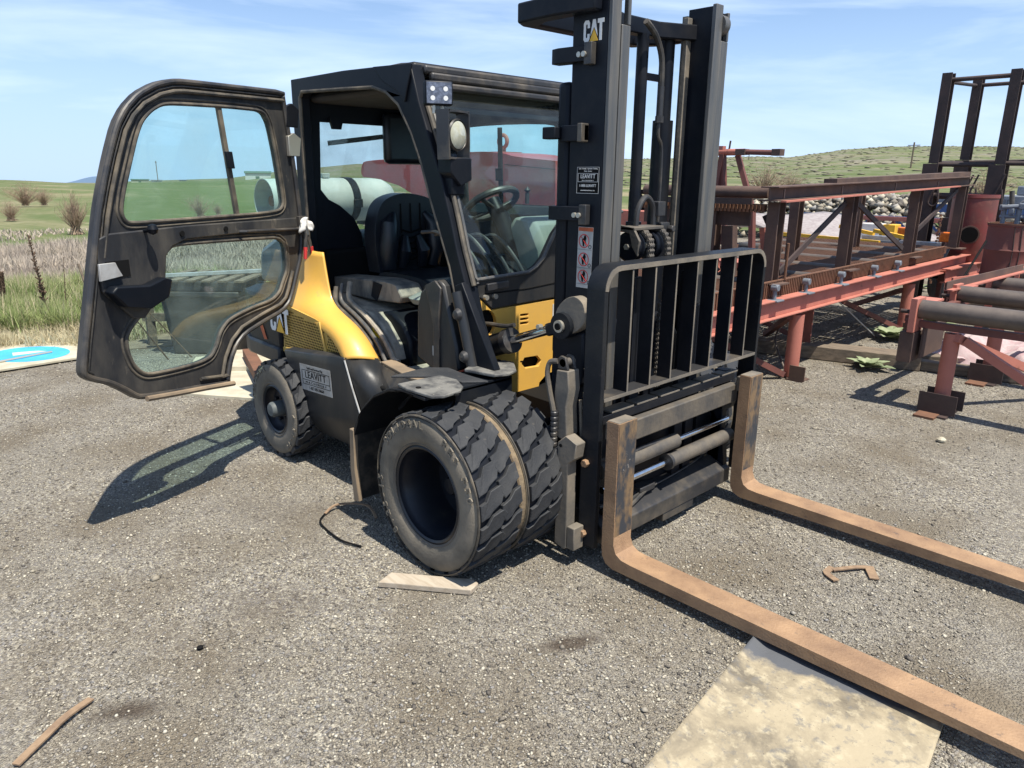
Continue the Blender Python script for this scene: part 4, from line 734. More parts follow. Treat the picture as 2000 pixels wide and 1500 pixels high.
# ---------------------------------------------------------------- GROUND
def noise2(x,y,s=1.0,seed=0):
    v=0
    for k in range(5):
        a=1.7*k+seed; v=v+np.sin(x*s*(1.1+.43*k)+a*1.3+1.7*np.sin(y*s*(.6+.31*k)+a))*np.cos(y*s*(.9+.37*k)-a+1.3*np.sin(x*s*(.5+.27*k)))/(1+.5*k)
    return v/2.5
STAINS=((.79,-1.05,.15,.05,1.13),(.03,-2.38,.13,.06,1.0),(-1.05,-1.35,.40,.2,.6),(-.25,-1.75,.3,.14,.9))
def gravel_mat():
    m=bpy.data.materials.new('crushed gravel'); m.use_nodes=True; n=m.node_tree.nodes; l=m.node_tree.links.new; b=n['Principled BSDF']; b.inputs['Roughness'].default_value=.92; b.inputs['Specular IOR Level'].default_value=.2
    tc=n.new('ShaderNodeTexCoord'); C=tc.outputs['Object']
    wn=n.new('ShaderNodeTexNoise'); wn.inputs['Scale'].default_value=40; l(C,wn.inputs['Vector'])
    va=n.new('ShaderNodeVectorMath'); va.operation='MULTIPLY_ADD'; va.inputs[1].default_value=(.012,.012,.012); l(wn.outputs['Color'],va.inputs[0]); l(C,va.inputs[2])
    def vor(s,feat='F1'):
        v=n.new('ShaderNodeTexVoronoi'); v.inputs['Scale'].default_value=s; v.feature=feat; l(va.outputs[0],v.inputs['Vector']); return v
    v1,v2=vor(115),vor(240)
    def ramp(sock,els):
        r_=n.new('ShaderNodeValToRGB'); r_.color_ramp.interpolation='LINEAR'
        while len(r_.color_ramp.elements)<len(els): r_.color_ramp.elements.new(.5)
        for e,(p,c) in zip(r_.color_ramp.elements,els): e.position=p; e.color=(*c,1)
        l(sock,r_.inputs['Fac']); return r_.outputs['Color']
    def sep(s):
        q=n.new('ShaderNodeSeparateColor'); l(s,q.inputs[0]); return q.outputs[0]
    pal=[(0,(.085,.075,.066)),(.18,(.18,.16,.132)),(.45,(.28,.25,.2)),(.62,(.24,.23,.225)),(.8,(.38,.34,.265)),(1,(.55,.51,.41))]
    c1=ramp(sep(v1.outputs['Color']),pal); c2=ramp(sep(v2.outputs['Color']),[(p,tuple(x*.86 for x in c)) for p,c in pal])
    big=n.new('ShaderNodeTexNoise'); big.inputs['Scale'].default_value=.9; big.inputs['Detail'].default_value=5; l(C,big.inputs['Vector'])
    mid=n.new('ShaderNodeTexNoise'); mid.inputs['Scale'].default_value=9; mid.inputs['Detail'].default_value=6; l(C,mid.inputs['Vector'])
    ad=n.new('ShaderNodeMath'); ad.operation='ADD'; l(big.outputs['Fac'],ad.inputs[0]); l(mid.outputs['Fac'],ad.inputs[1])
    fac=ramp(ad.outputs[0],[(.0,(0,0,0)),(.92,(0,0,0)),(1.0,(.9,.9,.9))]) 
    mr=n.new('ShaderNodeMapRange'); mr.inputs['From Min'].default_value=.85; mr.inputs['From Max'].default_value=1.2; l(ad.outputs[0],mr.inputs['Value'])
    mx=n.new('ShaderNodeMix'); mx.data_type='RGBA'; l(mr.outputs[0],mx.inputs[0]); l(c1,mx.inputs[6]); l(c2,mx.inputs[7])
    # fine dirt patches and a few oil stains
    m2=n.new('ShaderNodeMapRange'); m2.inputs['From Min'].default_value=.44; m2.inputs['From Max'].default_value=.66; m2.inputs['To Max'].default_value=.75; b2=n.new('ShaderNodeTexNoise'); b2.inputs['Scale'].default_value=1.6; b2.inputs['Detail'].default_value=7; l(C,b2.inputs['Vector']); l(b2.outputs['Fac'],m2.inputs['Value'])
    x2=n.new('ShaderNodeMix'); x2.data_type='RGBA'; l(m2.outputs[0],x2.inputs[0]); l(mx.outputs[2],x2.inputs[6]); x2.inputs[7].default_value=(.165,.135,.095,1)
    src=x2.outputs[2]
    for (x,y,rx,ry,ang) in STAINS:
        mp=n.new('ShaderNodeMapping'); mp.vector_type='TEXTURE'; mp.inputs['Location'].default_value=(x,y,0); mp.inputs['Rotation'].default_value=(0,0,ang); mp.inputs['Scale'].default_value=(rx,ry,1); l(C,mp.inputs['Vector'])
        ln=n.new('ShaderNodeVectorMath'); ln.operation='LENGTH'; l(mp.outputs[0],ln.inputs[0]); wob=n.new('ShaderNodeMath'); wob.operation='ADD'; l(ln.outputs['Value'],wob.inputs[0]); l(mid.outputs['Fac'],wob.inputs[1])
        q=n.new('ShaderNodeMapRange'); q.inputs['From Min'].default_value=1.6; q.inputs['From Max'].default_value=.9; q.inputs['To Min'].default_value=0; q.inputs['To Max'].default_value=.85 if rx<.3 else .3; l(wob.outputs[0],q.inputs['Value'])
        xx=n.new('ShaderNodeMix'); xx.data_type='RGBA'; l(q.outputs[0],xx.inputs[0]); l(src,xx.inputs[6]); xx.inputs[7].default_value=(.07,.052,.038,1); src=xx.outputs[2]
    l(src,b.inputs['Base Color'])
    hm=n.new('ShaderNodeMath'); hm.operation='MULTIPLY_ADD'; l(v1.outputs['Distance'],hm.inputs[0]); hm.inputs[1].default_value=-1.0; h2=n.new('ShaderNodeMath'); h2.operation='MULTIPLY'; h2.inputs[1].default_value=-.4; l(v2.outputs['Distance'],h2.inputs[0]); l(h2.outputs[0],hm.inputs[2])
    bp=n.new('ShaderNodeBump'); bp.inputs['Strength'].default_value=1; bp.inputs['Distance'].default_value=.010; l(hm.outputs[0],bp.inputs['Height']); l(bp.outputs['Normal'],b.inputs['Normal'])
    return m
M['gravel']=gravel_mat()
def field_mat():
    m=bpy.data.materials.new('grass field'); m.use_nodes=True; n=m.node_tree.nodes; l=m.node_tree.links.new; b=n['Principled BSDF']; b.inputs['Roughness'].default_value=1; b.inputs['Specular IOR Level'].default_value=.1
    tc=n.new('ShaderNodeTexCoord'); C=tc.outputs['Object']
    def nz(s,d=6,st=(1,1,1),dist=0):
        mp=n.new('ShaderNodeMapping'); mp.inputs['Scale'].default_value=st; l(C,mp.inputs['Vector']); q=n.new('ShaderNodeTexNoise'); q.inputs['Scale'].default_value=s; q.inputs['Detail'].default_value=d; q.inputs['Roughness'].default_value=.65; q.inputs['Distortion'].default_value=dist; l(mp.outputs[0],q.inputs['Vector']); return q.outputs['Fac']
    def mix(fac,a,c,lo,hi,mxv=1):
        mr=n.new('ShaderNodeMapRange'); mr.inputs['From Min'].default_value=lo; mr.inputs['From Max'].default_value=hi; mr.inputs['To Max'].default_value=mxv; l(fac,mr.inputs['Value']); x=n.new('ShaderNodeMix'); x.data_type='RGBA'; l(mr.outputs[0],x.inputs[0])
        if isinstance(a,tuple): x.inputs[6].default_value=(*a,1)
        else: l(a,x.inputs[6])
        x.inputs[7].default_value=(*c,1); return x.outputs[2]
    c=mix(nz(.02,5,(.35,1,1)),(.085,.115,.04),(.115,.14,.06),.4,.6)
    c=mix(nz(.06,8,(.3,1,1),1),c,(.26,.22,.14),.53,.66,.85)
    c=mix(nz(.5,9),c,(.3,.27,.18),.56,.72,.7); c=mix(nz(3,6),c,(.05,.075,.02),.52,.75,.6)
    # sage and bare rock scattered over the slope beyond the yard
    sp=n.new('ShaderNodeSeparateXYZ'); l(C,sp.inputs[0]); mk=n.new('ShaderNodeMapRange'); mk.inputs['From Min'].default_value=60; mk.inputs['From Max'].default_value=160; l(sp.outputs['Y'],mk.inputs['Value'])
    pn=n.new('ShaderNodeMath'); pn.operation='MULTIPLY'; l(mk.outputs[0],pn.inputs[0]); mr=n.new('ShaderNodeMapRange'); mr.inputs['From Min'].default_value=.44; mr.inputs['From Max'].default_value=.6; l(nz(.13,9,(1,1,1),.8),mr.inputs['Value']); l(mr.outputs[0],pn.inputs[1])
    c=mix(pn.outputs[0],c,(.21,.185,.155),0,1,.8)
    l(c,b.inputs['Base Color']); return m
M['field']=field_mat()
M['dirt']=mat('bare soil',(.14,.105,.075),(.24,.19,.13),5,.95,bump=.4,bscale=40,thr=(.35,.65))
M['straw']=mat('dry straw grass',(.58,.51,.33),(.45,.39,.24),2.2,.9,thr=(.35,.65)); M['strawg']=mat('dry grey grass',(.36,.3,.25),(.5,.43,.34),1.5,.95,thr=(.35,.65)); M['green']=mat('green grass',(.16,.225,.06),(.27,.32,.12),1.3,.8,thr=(.35,.65))
# terrain: one sheet to the horizon, rolling up to the ridges seen behind the yard
PXR=[(-400,347,335),(0,347,335.7),(60,349,336.2),(110,352,336.7),(190,353,337.5),(240,351,338),(440,347,340),(530,337,341),(630,329,342),(690,324,342.3),(900,320,344),(1230,316,347.3),(1474,314,349.6),(1534,316,350.2),(1571,312,350.6),(1644,305,351.3),(1732,302,352),(1860,304,353.3),(2000,308,354.6),(2400,315,358)]
def elev(px): 
    xs_=[p[0] for p in PXR]; return np.interp(px,xs_,[(p[2]-p[1])/FPX for p in PXR])
naz=260; az=np.linspace(R(55),R(225),naz); dist=np.concatenate([np.linspace(0.5,12,10),np.geomspace(14,6000,90)])
rowsT=[]; yawd=YAW
for d in dist:
    row=[]
    for a in az:
        px=1000-FPX*math.tan(max(-1.3,min(1.3,a-yawd)))/math.cos(PIT)*1.0
        e=float(elev(px)); DR=420 if px>900 else 700
        t=min(1,max(0,(d-30)/(DR-30))); s_=t*t*(3-2*t); x=CAM.x+d*math.cos(a); y=CAM.y+d*math.sin(a)
        h=1.707+e*DR if True else 0
        z=-.02+s_*h*(1 if d<=DR else 1)
        if d>DR: z-= (d-DR)*.02
        if 20<d<DR: z+=float(noise2(x,y,.03))*.35*min(1,(d-20)/60)*(1-s_)
        row.append((x,y,z))
    rowsT.append(row)
def terr(x,y):
    d=math.hypot(x-CAM.x,y-CAM.y); a=math.atan2(y-CAM.y,x-CAM.x); px=1000-FPX*math.tan(max(-1.3,min(1.3,a-yawd)))/math.cos(PIT); e=float(elev(px)); DR=420 if px>900 else 700
    t=min(1,max(0,(d-30)/(DR-30))); s_=t*t*(3-2*t); z=-.02+s_*(1.707+e*DR)
    if d>DR: z-=(d-DR)*.02
    if 20<d<DR: z+=float(noise2(x,y,.03))*.35*min(1,(d-20)/60)*(1-s_)
    return z
tag(MB().grid(rowsT).build('terrain','field',None,smooth=True),None,None,kind='structure')
yard=[(-6.7,-12),(-6.6,-5),(-6.35,-3),(-6.0,-2.1),(-5.8,-1.6),(-5.6,-1.2),(-5.45,-.7),(-5.3,-.1),(-5.3,.5),(-6.0,2),(-9,4),(-12,8),(-14,14),(-13,19),(14,22),(14,-12)]
yd=cr([(a,b,0) for a,b in yard],6,True)
yp_=[(p.x+.05*math.sin(p.y*9),p.y+.05*math.sin(p.x*7)) for p in yd]
tag(MB().prism(yp_,-.06,0,'xy').build('gravel_ground','gravel',None),None,None,kind='structure')
dp=[(-6.2,-3.2),(-5.95,-2.0),(-5.75,-1.45),(-5.5,-.9),(-5.3,-.2),(-5.6,.2),(-6.4,-.2),(-7.2,-.9),(-8.1,-1.1),(-8.8,-1.6),(-9,-3)]
tag(MB().prism([(p.x,p.y) for p in cr([(a,b,0) for a,b in dp],5,True)],-.05,.012,'xy').build('soil_strip','dirt',None),None,None,kind='structure')
# loose stones lying on the yard, denser close to the camera
def view_pts(n,dmin,dmax,a0=99,a1=174,power=1.0):
    a=np.radians(RNG.uniform(a0,a1,n)); d=dmin+(dmax-dmin)*RNG.uniform(0,1,n)**power
    return CAM.x+d*np.cos(a),CAM.y+d*np.sin(a),d
def fast_mesh(name,V,F,mt):
    me=bpy.data.meshes.new(name); me.vertices.add(len(V)); me.vertices.foreach_set('co',V.astype(np.float32).ravel())
    k=F.shape[1]; me.loops.add(F.size); me.loops.foreach_set('vertex_index',F.astype(np.int32).ravel()); me.polygons.add(len(F)); me.polygons.foreach_set('loop_start',np.arange(0,F.size,k,dtype=np.int32)); me.polygons.foreach_set('loop_total',np.full(len(F),k,dtype=np.int32))
    me.update(calc_edges=True); me.materials.append(M[mt] if isinstance(mt,str) else mt); o=bpy.data.objects.new(name,me); COL.objects.link(o); return o
def stone_mat():
    m=bpy.data.materials.new('loose stone'); m.use_nodes=True; n=m.node_tree.nodes; l=m.node_tree.links.new; b=n['Principled BSDF']; b.inputs['Roughness'].default_value=.85
    g=n.new('ShaderNodeNewGeometry'); r_=n.new('ShaderNodeValToRGB'); e=r_.color_ramp.elements; e[0].color=(.08,.07,.06,1); e[1].color=(.52,.475,.38,1); e[1].position=1
    for p,c in((.3,(.19,.165,.13,1)),(.55,(.3,.265,.2,1)),(.7,(.23,.22,.21,1)),(.85,(.38,.34,.26,1))): q=e.new(p); q.color=c
    l(g.outputs['Random Per Island'],r_.inputs['Fac']); l(r_.outputs['Color'],b.inputs['Base Color']); return m
def stones(name,n,dmin,dmax,smin,smax,power,reg=None):
    x,y,d=view_pts(n,dmin,dmax,power=power)
    ok=((x>-5.6+.3*np.sin(y*3))|(y>3))&(RNG.uniform(-.9,1.2,n)<noise2(x,y,.9,2)+noise2(x,y,3.1,7)*.6+.5)
    for (ex,ey,rx,ry,ang) in STAINS:
        ca,sa=math.cos(ang),math.sin(ang); uu=((x-ex)*ca+(y-ey)*sa)/rx; vv=(-(x-ex)*sa+(y-ey)*ca)/ry; ok&=(uu*uu+vv*vv>1)|(RNG.uniform(0,1,n)<.12)
    x,y=x[ok],y[ok]; n=len(x)
    s=RNG.uniform(smin,smax,n)*(RNG.uniform(0,1,n)**2*1.2+.6); base=np.array([[1,0,0],[.3,.9,.1],[-.8,.6,-.1],[-.7,-.6,.1],[.4,-.9,0],[.15,.05,.75],[-.1,0,-.6]])
    fc=np.array([[0,1,5],[1,2,5],[2,3,5],[3,4,5],[4,0,5],[1,0,6],[2,1,6],[3,2,6],[4,3,6],[0,4,6]])
    P=base[None]*(1+RNG.uniform(-.38,.38,(n,7,3))); P=P*np.stack([s*RNG.uniform(.7,1.25,n),s*RNG.uniform(.55,1,n),s*RNG.uniform(.45,.85,n)],1)[:,None,:]
    th=RNG.uniform(0,6.28,n); tl=RNG.uniform(-.5,.5,n); c,q=np.cos(th)[:,None],np.sin(th)[:,None]
    X=P[...,0];Y=P[...,1];Z=P[...,2]; Z2=Z*np.cos(tl)[:,None]+X*np.sin(tl)[:,None]; X=X*np.cos(tl)[:,None]-Z*np.sin(tl)[:,None]
    V=np.stack([X*c-Y*q+x[:,None],X*q+Y*c+y[:,None],Z2+(s*.22)[:,None]],-1).reshape(-1,3)
    F=(fc[None]+7*np.arange(n)[:,None,None]).reshape(-1,3)
    o=fast_mesh(name,V,F,SM); tag(o,'loose crushed stones strewn over the gravel yard','gravel',kind='stuff'); return o
SM=stone_mat()
stones('loose_gravel',240000,1.0,7.5,.0025,.0062,.8)
stones('loose_gravel',60000,7.3,13,.006,.011,.8)
stones('loose_gravel',1500,1.2,9,.007,.011,1)
# ---------------------------------------------------------------- grass
def blades(name,n,dmin,dmax,hmin,hmax,wd,mt,label,a0=146,a1=177,lean=.35,power=1,mask=None,clump=.5):
    x,y,d=view_pts(n,dmin,dmax,a0,a1,power)
    x=x+clump*noise2(x*3,y*3,2.1,3); y=y+clump*noise2(y*3,x*3,1.9,5)
    ok=(x<-6.0-.35*np.sin(y*2.2)) | ((x<-5.45)&(y>.25))
    if mask is not None: ok&=mask(x,y)
    x,y=x[ok],y[ok]; n=len(x)
    h=RNG.uniform(hmin,hmax,n)*(.75+.35*noise2(x,y,1.3,1)); a=RNG.uniform(0,6.28,n); ln=RNG.normal(0,lean,n)+.15; wv=wd*RNG.uniform(.6,1.3,n)
    dx,dy=np.cos(a),np.sin(a); fa=RNG.uniform(0,6.28,n); wx,wy=np.cos(fa)*wv,np.sin(fa)*wv
    def pt(t,b,k): return np.stack([x+dx*ln*h*t**1.8+wx*k*b,y+dy*ln*h*t**1.8+wy*k*b,h*t*(1-.25*abs(ln)*t)-.02],-1)
    V=np.stack([pt(0,1,-1),pt(0,1,1),pt(.5,.8,-1),pt(.5,.8,1),pt(1,0,0)],1).reshape(-1,3)
    o_=5*np.arange(n)[:,None,None]; F=(np.array([[0,1,3],[0,3,2],[2,3,4]])[None]+o_).reshape(-1,3)
    return tag(fast_mesh(name,V,F,mt),label,'grass',kind='stuff')
blades('dry_grass',60000,8.6,10.4,.14,.34,.0035,'straw','tangled pale straw grass at the edge of the gravel',power=.9,mask=lambda x,y:y<3.5,lean=.6)
blades('green_grass',6000,8.4,10,.08,.22,.004,'green','short green tufts among the straw near the gravel edge',mask=lambda x,y:noise2(x,y,1.1,9)>.1,clump=.2)
blades('green_grass',52000,9.2,12.2,.34,.56,.005,'green','belt of bright green grass behind the straw',lean=.45)
blades('dry_grass',9000,9.4,12.2,.42,.62,.004,'straw','pale seed heads standing in the green belt',lean=.3)
blades('dry_grass',52000,12.0,19.5,.3,.52,.010,'strawg','belt of greyish dry weeds beyond the green grass',lean=.45)
blades('dry_grass',7000,19.5,27,.1,.2,.02,'strawg','sparse low dry weeds in the far field',lean=.5,mask=lambda x,y:noise2(x,y,.5,4)>.05)
# seed stalks
def stalk(x,y,h,lean,n,label,rad=.012,multi=1):
    t=thing('mullein_stalk',label,'dead plant',(x,y,0))
    for q in range(multi):
        ax=lean+(.12*(q-multi/2) if multi>1 else 0); hh=h*(1-.28*q if multi>1 else 1); sx_=x+.05*q
        p=[(sx_+ax*hh*s*s*.5,y+ax*hh*s,hh*s) for s in np.linspace(0,1,8)]
        MB().tube(p,[rad*(1-.6*s) for s in np.linspace(0,1,8)],6).build('stem','weed',t)
        c=MB()
        for k in range(n):
            s=RNG.uniform(.28,.98); b=np.array([sx_+ax*hh*s*s*.5,y+ax*hh*s,hh*s]); a=RNG.uniform(0,6.28); r_=rad*(1.1+1.6*(1-s)); e=b+np.array([math.cos(a)*r_*1.5,math.sin(a)*r_*1.5,r_*1.4])
            c.tube([b,e],[r_*.32,r_*.2],4)
        c.build('seed_head','weed',t)
    return t
G3='dead mullein stalks at the edge of the field'
for a in((-7.95,-1.32,1.35,.05,420,'tall thick brown seed stalk at the left edge of the photo',.014,3),(-7.1,-1.0,1.05,-.06,110,'lone dark seed stalk right of the thickest one',.013,1),(-7.6,-.72,.75,.08,16,'thin wiry dead stalk in the straw, between the lone stalk and the grey stake',.006,1)): tag(stalk(*a),a[5],'dead plant',G3)
tag(MB().tube([(-6.75,-.52,0),(-6.9,-.62,.42),(-6.97,-.66,.72)],[.018,.016,.013],8).build('stake','woodd',None,smooth=True),'leaning dark stake with a pale top beside the open door','stake')
tag(MB().tube([(-12.0,-1.35,0),(-12.4,-1.6,1.1)],.02,8).build('stake','wood',None,smooth=True),'thin leaning post standing in the dry weeds further back','post')
def rosette(x,y,s,label,n=16,m_='leaf'):
    rows_=MB()
    for k in range(n):
        a=k*2.4; el=.25+.9*(k/n); Lf=s*(1-.45*k/n); w_=Lf*.24; d=Vector((math.cos(a),math.sin(a),0)); q=Vector((-d.y,d.x,0))
        g=[]
        for t in np.linspace(0,1,6):
            c=Vector((x,y,.01))+d*(Lf*t*math.cos(el*(1-.5*t)))+Vector((0,0,Lf*t*math.sin(el)*(1-.35*t)))
            ww=w_*(math.sin(math.pi*min(1,t*.85+.12)))
            g.append([c-q*ww+Vector((0,0,ww*.35)),c,c+q*ww+Vector((0,0,ww*.35))])
        rows_.grid(g)
    return tag(rows_.build('mullein',m_,None,smooth=True),label,'plant','mullein rosettes')
rosette(-7.0,-1.55,.24,'dark green rosette by the blue and white board',20)
for a in((-.06,4.12,.24,'pale green mullein rosette in front of the timbers'),(-.40,5.65,.33,'large pale mullein rosette under the steel deck, behind the timbers'),(-.35,6.95,.25,'mullein rosette between the deck and the pipe rack'),(-1.55,9.9,.3,'mullein in the mud below the amber lamp'),(-.78,4.25,.17,'small mullein sprout beside the timber end')): rosette(*a[:3],a[3],14)
# boards
bd=thing('painted_board','white board with a light blue oval lying at the edge of the gravel','board',(-5.8,-1.5,0))
bp_=[(-5.2,-2.1),(-6.5,-2.1),(-6.33,-1.62),(-6.05,-1.08),(-5.9,-1.0),(-5.27,-1.15)]
MB().prism(bp_,.014,.035,'xy').build('panel','cream',bd,bevel=.003)
MB().prism([(-5.71+.15*math.cos(t)-.33*math.sin(t),-1.49+.31*math.cos(t)+.085*math.sin(t)) for t in np.linspace(0,6.283,33)[:-1]],.0355,.037,'xy').build('oval','bluep',bd)
MB().prism([(-5.72,-1.62),(-5.72,-1.34),(-5.80,-1.40),(-5.86,-1.60)],.0372,.038,'xy').build('mark','white',bd)
tag(MB().tube([(-5.45,-1.95,.045),(-5.62,-1.32,.045)],.012,6).build('bar','bolt',None),'thin grey rod lying on the blue oval','rod')
# ---------------------------------------------------------------- STEEL DECK WITH UPPER BEAM (runs along y at x about -0.4)
SD=thing('steel_deck','long rusty grated steel work deck on pink legs, left of the pipe rack','work platform',(-.4,3,0))
XB=-.40
MB().ibeam((XB,1.3,.677),(XB,8.1,.715),.10,.16,.012).build('edge_beam','primer',SD,bevel=.002)
MB().ibeam((-2.3,1.3,.665),(-2.3,8.1,.70),.10,.16,.012).build('edge_beam','primerd',SD)
for y in np.arange(1.4,8.0,.8): MB().ibeam((XB-.052,y,.69),(-2.25,y,.69),.08,.10,.01).build('cross_beam','primerd',SD)
# serrated grating: tall toothed edge band and bearing bars
gr=MB()
def dz(y): return .745+.0075*(y+.6)
for y0 in np.arange(1.35,7.2,.78):
    for x in np.arange(-.50,-2.45,-.05): gr.beam((x,y0,dz(y0)+.06),(x,y0+.66,dz(y0+.66)+.06),.012,.07)
    for y in np.arange(y0,y0+.66,.033): gr.beam((-.46,y,dz(y)+.095),(-2.45,y,dz(y)+.1),.012,.016)
gr.build('grating','rusto',SD)
eb=MB()
for y in np.arange(1.35,7.2,.033): eb.beam((-.447,y,dz(y)+.0),(-.447,y,dz(y)+.125),.012,.016)
eb.beam((-.455,1.35,dz(1.35)+.06),(-.455,7.2,dz(7.2)+.06),.008,.11); eb.beam((-.447,1.35,dz(1.35)+.13),(-.447,7.2,dz(7.2)+.13),.02,.01)
eb.build('toothed_edge','rusto',SD)
for y in np.arange(2.05,7.4,.78):
    MB().cyl((-.47,y,dz(y)+.085),(-2.45,y,dz(y)+.085),.042,16).build('roller','pipe',SD,smooth=True)
for y in(2.75,3.32,4.05,4.85,5.5):
    c=MB().box(-.43,-.33,y-.06,y+.06,.75+(y-2.7)*.008,.765+(y-2.7)*.008).cyl((-.39,y,.76),(-.39,y,.85),.016).cyl((-.42,y,.86),(-.36,y,.86),.028,16).build('clamp','graym',SD,bevel=.004)
for y,x in((3.28,-.42),(4.75,-1.0),(6.15,-.45),(1.6,-.42),(3.28,-2.2),(6.15,-2.2),(7.9,-.45)):
    if x==-1.0: MB().beam((x,y,.0),(x,y,.64),.14,.012,(1,0,0)).beam((x+.065,y-.05,.0),(x+.065,y-.05,.64),.012,.1,(1,0,0)).build('leg','primer',SD); continue
    l_=MB().cyl((x,y,.02),(x,y,.575),.062,24).build('leg','primer',SD,smooth=True)
    MB().box(x+.0,x+.15,y-.10,y+.06,.0,.012).box(x+.03,x+.17,y-.10,y-.088,.012,.14).build('foot_plate','rust',l_)
for a,b in(((-.45,3.2,.04),(-.95,2.3,.55)),((-.45,3.2,.56),(-1.35,4.6,.06)),((-.45,6.1,.05),(-1.0,5.0,.56)),((-.5,6.1,.5),(-1.4,7.0,.1)),((-1.0,4.7,.05),(-1.7,4.0,.5))): MB().beam(a,b,.05,.05).build('brace','primerd',SD)
MB().tube(cr([(-.95,4.55,.62),(-.96,4.5,.45),(-.9,4.1,.33),(-.75,3.6,.25),(-.5,3.36,.02)],5),.009).build('bent_rod','pipe',SD,smooth=True)
MB().tube([(-.80,4.7,.62),(-.52,5.5,.05)],.007).build('rod','stickw',SD)
MB().ibeam((-.33,7.0,.60),(-.25,9.2,.62),.10,.17,.012).build('extension_beam','primer',SD)
# upper beam on H posts
ubm=MB().ibeam((-.50,2.70,1.595),(-.52,8.0,1.71),.15,.115,.012).build('upper_beam','rust',SD,bevel=.002)
MB().beam((-.40,2.75,1.537),(-.43,7.3,1.645),.05,.012).build('pink_flange','primer',ubm)
MB().beam((-.54,3.9,1.69),(-.56,7.95,1.795),.12,.05).build('top_channel','rust',ubm)
for y in(2.8,3.9,5.2,6.5,7.7): MB().box(-.435,-.425,y,y+.012,1.56+(y-2.7)*.021,1.63+(y-2.7)*.021).build('stiffener','rustd',ubm)
for x,y,t in((-.50,2.85,1.53),(-.50,4.32,1.57),(-1.15,4.6,1.60),(-.50,6.10,1.61),(-1.3,6.6,1.62),(-.5,7.75,1.65),(-1.15,3.0,1.55)):
    p_=MB().ibeam((x,y,.87),(x,y,t),.10,.12,.012,(0,1,0)).build('post','rust',SD,bevel=.002); MB().box(x-.12,x+.12,y-.12,y+.12,.872,.885).build('base_plate','rust',p_)
for a,b in(((-.52,4.25,1.50),(-.52,3.05,.95)),((-.52,4.45,1.52),(-.52,5.95,.98)),((-.52,7.6,1.6),(-.52,6.3,1.15))): MB().beam(a,b,.02,.05).build('knee_brace','rustd',SD)
MB().tube([(-.43,2.98,1.2),(-.44,3.0,.9)],.012).build('hanging_chain','rusto',SD)
# left bay: pipe rail, toothed shelf and fascia
MB().cyl((-1.9,3.0,1.60),(-.62,2.95,1.60),.05,18).build('top_pipe','rust',SD,smooth=True)
MB().beam((-1.9,2.85,1.52),(-.72,2.85,1.53),.02,.05).build('shelf_edge','rustd',SD)
s_=MB()
for x in np.arange(-1.9,-.62,.035): s_.beam((x,2.9,1.44),(x,2.9,1.50),.012,.02)
s_.beam((-1.9,2.92,1.47),(-.62,2.92,1.48),.01,.06); s_.build('toothed_shelf','rusto',SD)
MB().beam((-1.9,3.0,1.37),(-.80,3.0,1.385),.02,.13).build('fascia','rust',SD)
MB().beam((-1.02,3.05,1.31),(-.98,3.05,.8),.10,.10,(0,1,0)).build('short_post','rust',SD)
MB().beam((-.62,2.9,1.42),(-.50,3.0,1.12),.025,.045).build('knee_brace','rustd',SD)
for x in(-1.3,-.78): MB().beam((x,3.2,1.3),(x+.12*(1 if x<-1 else .8),3.2,.8),.05,.05).build('pink_strut','primer',SD)
MB().beam((-1.5,3.6,.93),(-.8,3.5,.93),.3,.05).build('pink_tray','primer',SD)
ch=MB()
for k in range(16): ch.cyl((-1.35+k*.03,2.95,1.22-k*.028),(-1.33+k*.03,2.95,1.205-k*.028),.016,6)
ch.build('hanging_chain','rustd',SD)
# ---------------------------------------------------------------- A-frame stand far left behind the mast
AF=thing('trestle','pink primer A-frame trestle rising behind the mast','trestle',(-1.9,4.5,0))
MB().cyl((-2.3,4.6,1.985),(-1.72,4.45,1.98),.035,14).build('top_pipe','primer',AF,smooth=True)
MB().cyl((-1.72,4.45,1.98),(-1.33,4.4,1.965),.028,14).build('top_pipe','primerd',AF,smooth=True)
MB().box(-1.80,-1.69,4.40,4.50,1.95,2.01).build('bracket','rust',AF); MB().box(-1.36,-1.27,4.34,4.44,1.935,2.0).build('bracket','rust',AF)
MB().tube([(-1.93,4.5,2.0),(-1.92,4.5,2.1)],.01).build('pin','rustd',AF)
for a,b in(((-2.0,4.5,1.96),(-2.1,4.5,1.0)),((-2.0,4.5,1.96),(-1.95,4.6,1.0)),((-1.82,4.5,1.95),(-1.62,4.55,1.4)),((-1.62,4.55,1.4),(-1.5,4.55,.05)),((-2.1,4.5,1.0),(-2.2,4.5,.02))): MB().beam(a,b,.07,.05).build('leg','primerd',AF)
MB().beam((-1.9,4.35,2.02),(-2.2,4.4,2.03),.05,.04).build('crosspiece','primer',AF)
# ---------------------------------------------------------------- PIPE RACK (near right)
PR=thing('pipe_rack','low pink steel rack holding four grey brown pipes at the right edge','pipe rack',(.8,4,0))
for y,x0,z in((3.12,.60,.775),(4.45,.50,.745),(5.72,.47,.715),(7.1,.42,.69)):
    pp=MB().cyl((x0,y,z),(4.2,y+.0,z),.072,28).build('pipe','pipe',PR,smooth=True,ang=50)
    MB().cyl((x0-.14,y,z-.03),(x0,y,z-.03),.016,12).build('spigot','rustd',pp,smooth=True)
    MB().box(x0-.05,x0-.004,y-.10,y+.09,z-.17,z+.085).build('end_plate','primer',PR,bevel=.002)
    MB().box(x0-.10,x0+.06,y+.1,y+.3,z+.04,z+.055).build('saddle','primer',PR)
MB().box(.50,.60,3.04,3.24,.37,.60).build('hanging_plate','rust',PR,bevel=.002); MB().box(.63,.645,3.12,3.62,.40,.64).build('web_plate','rust',PR)
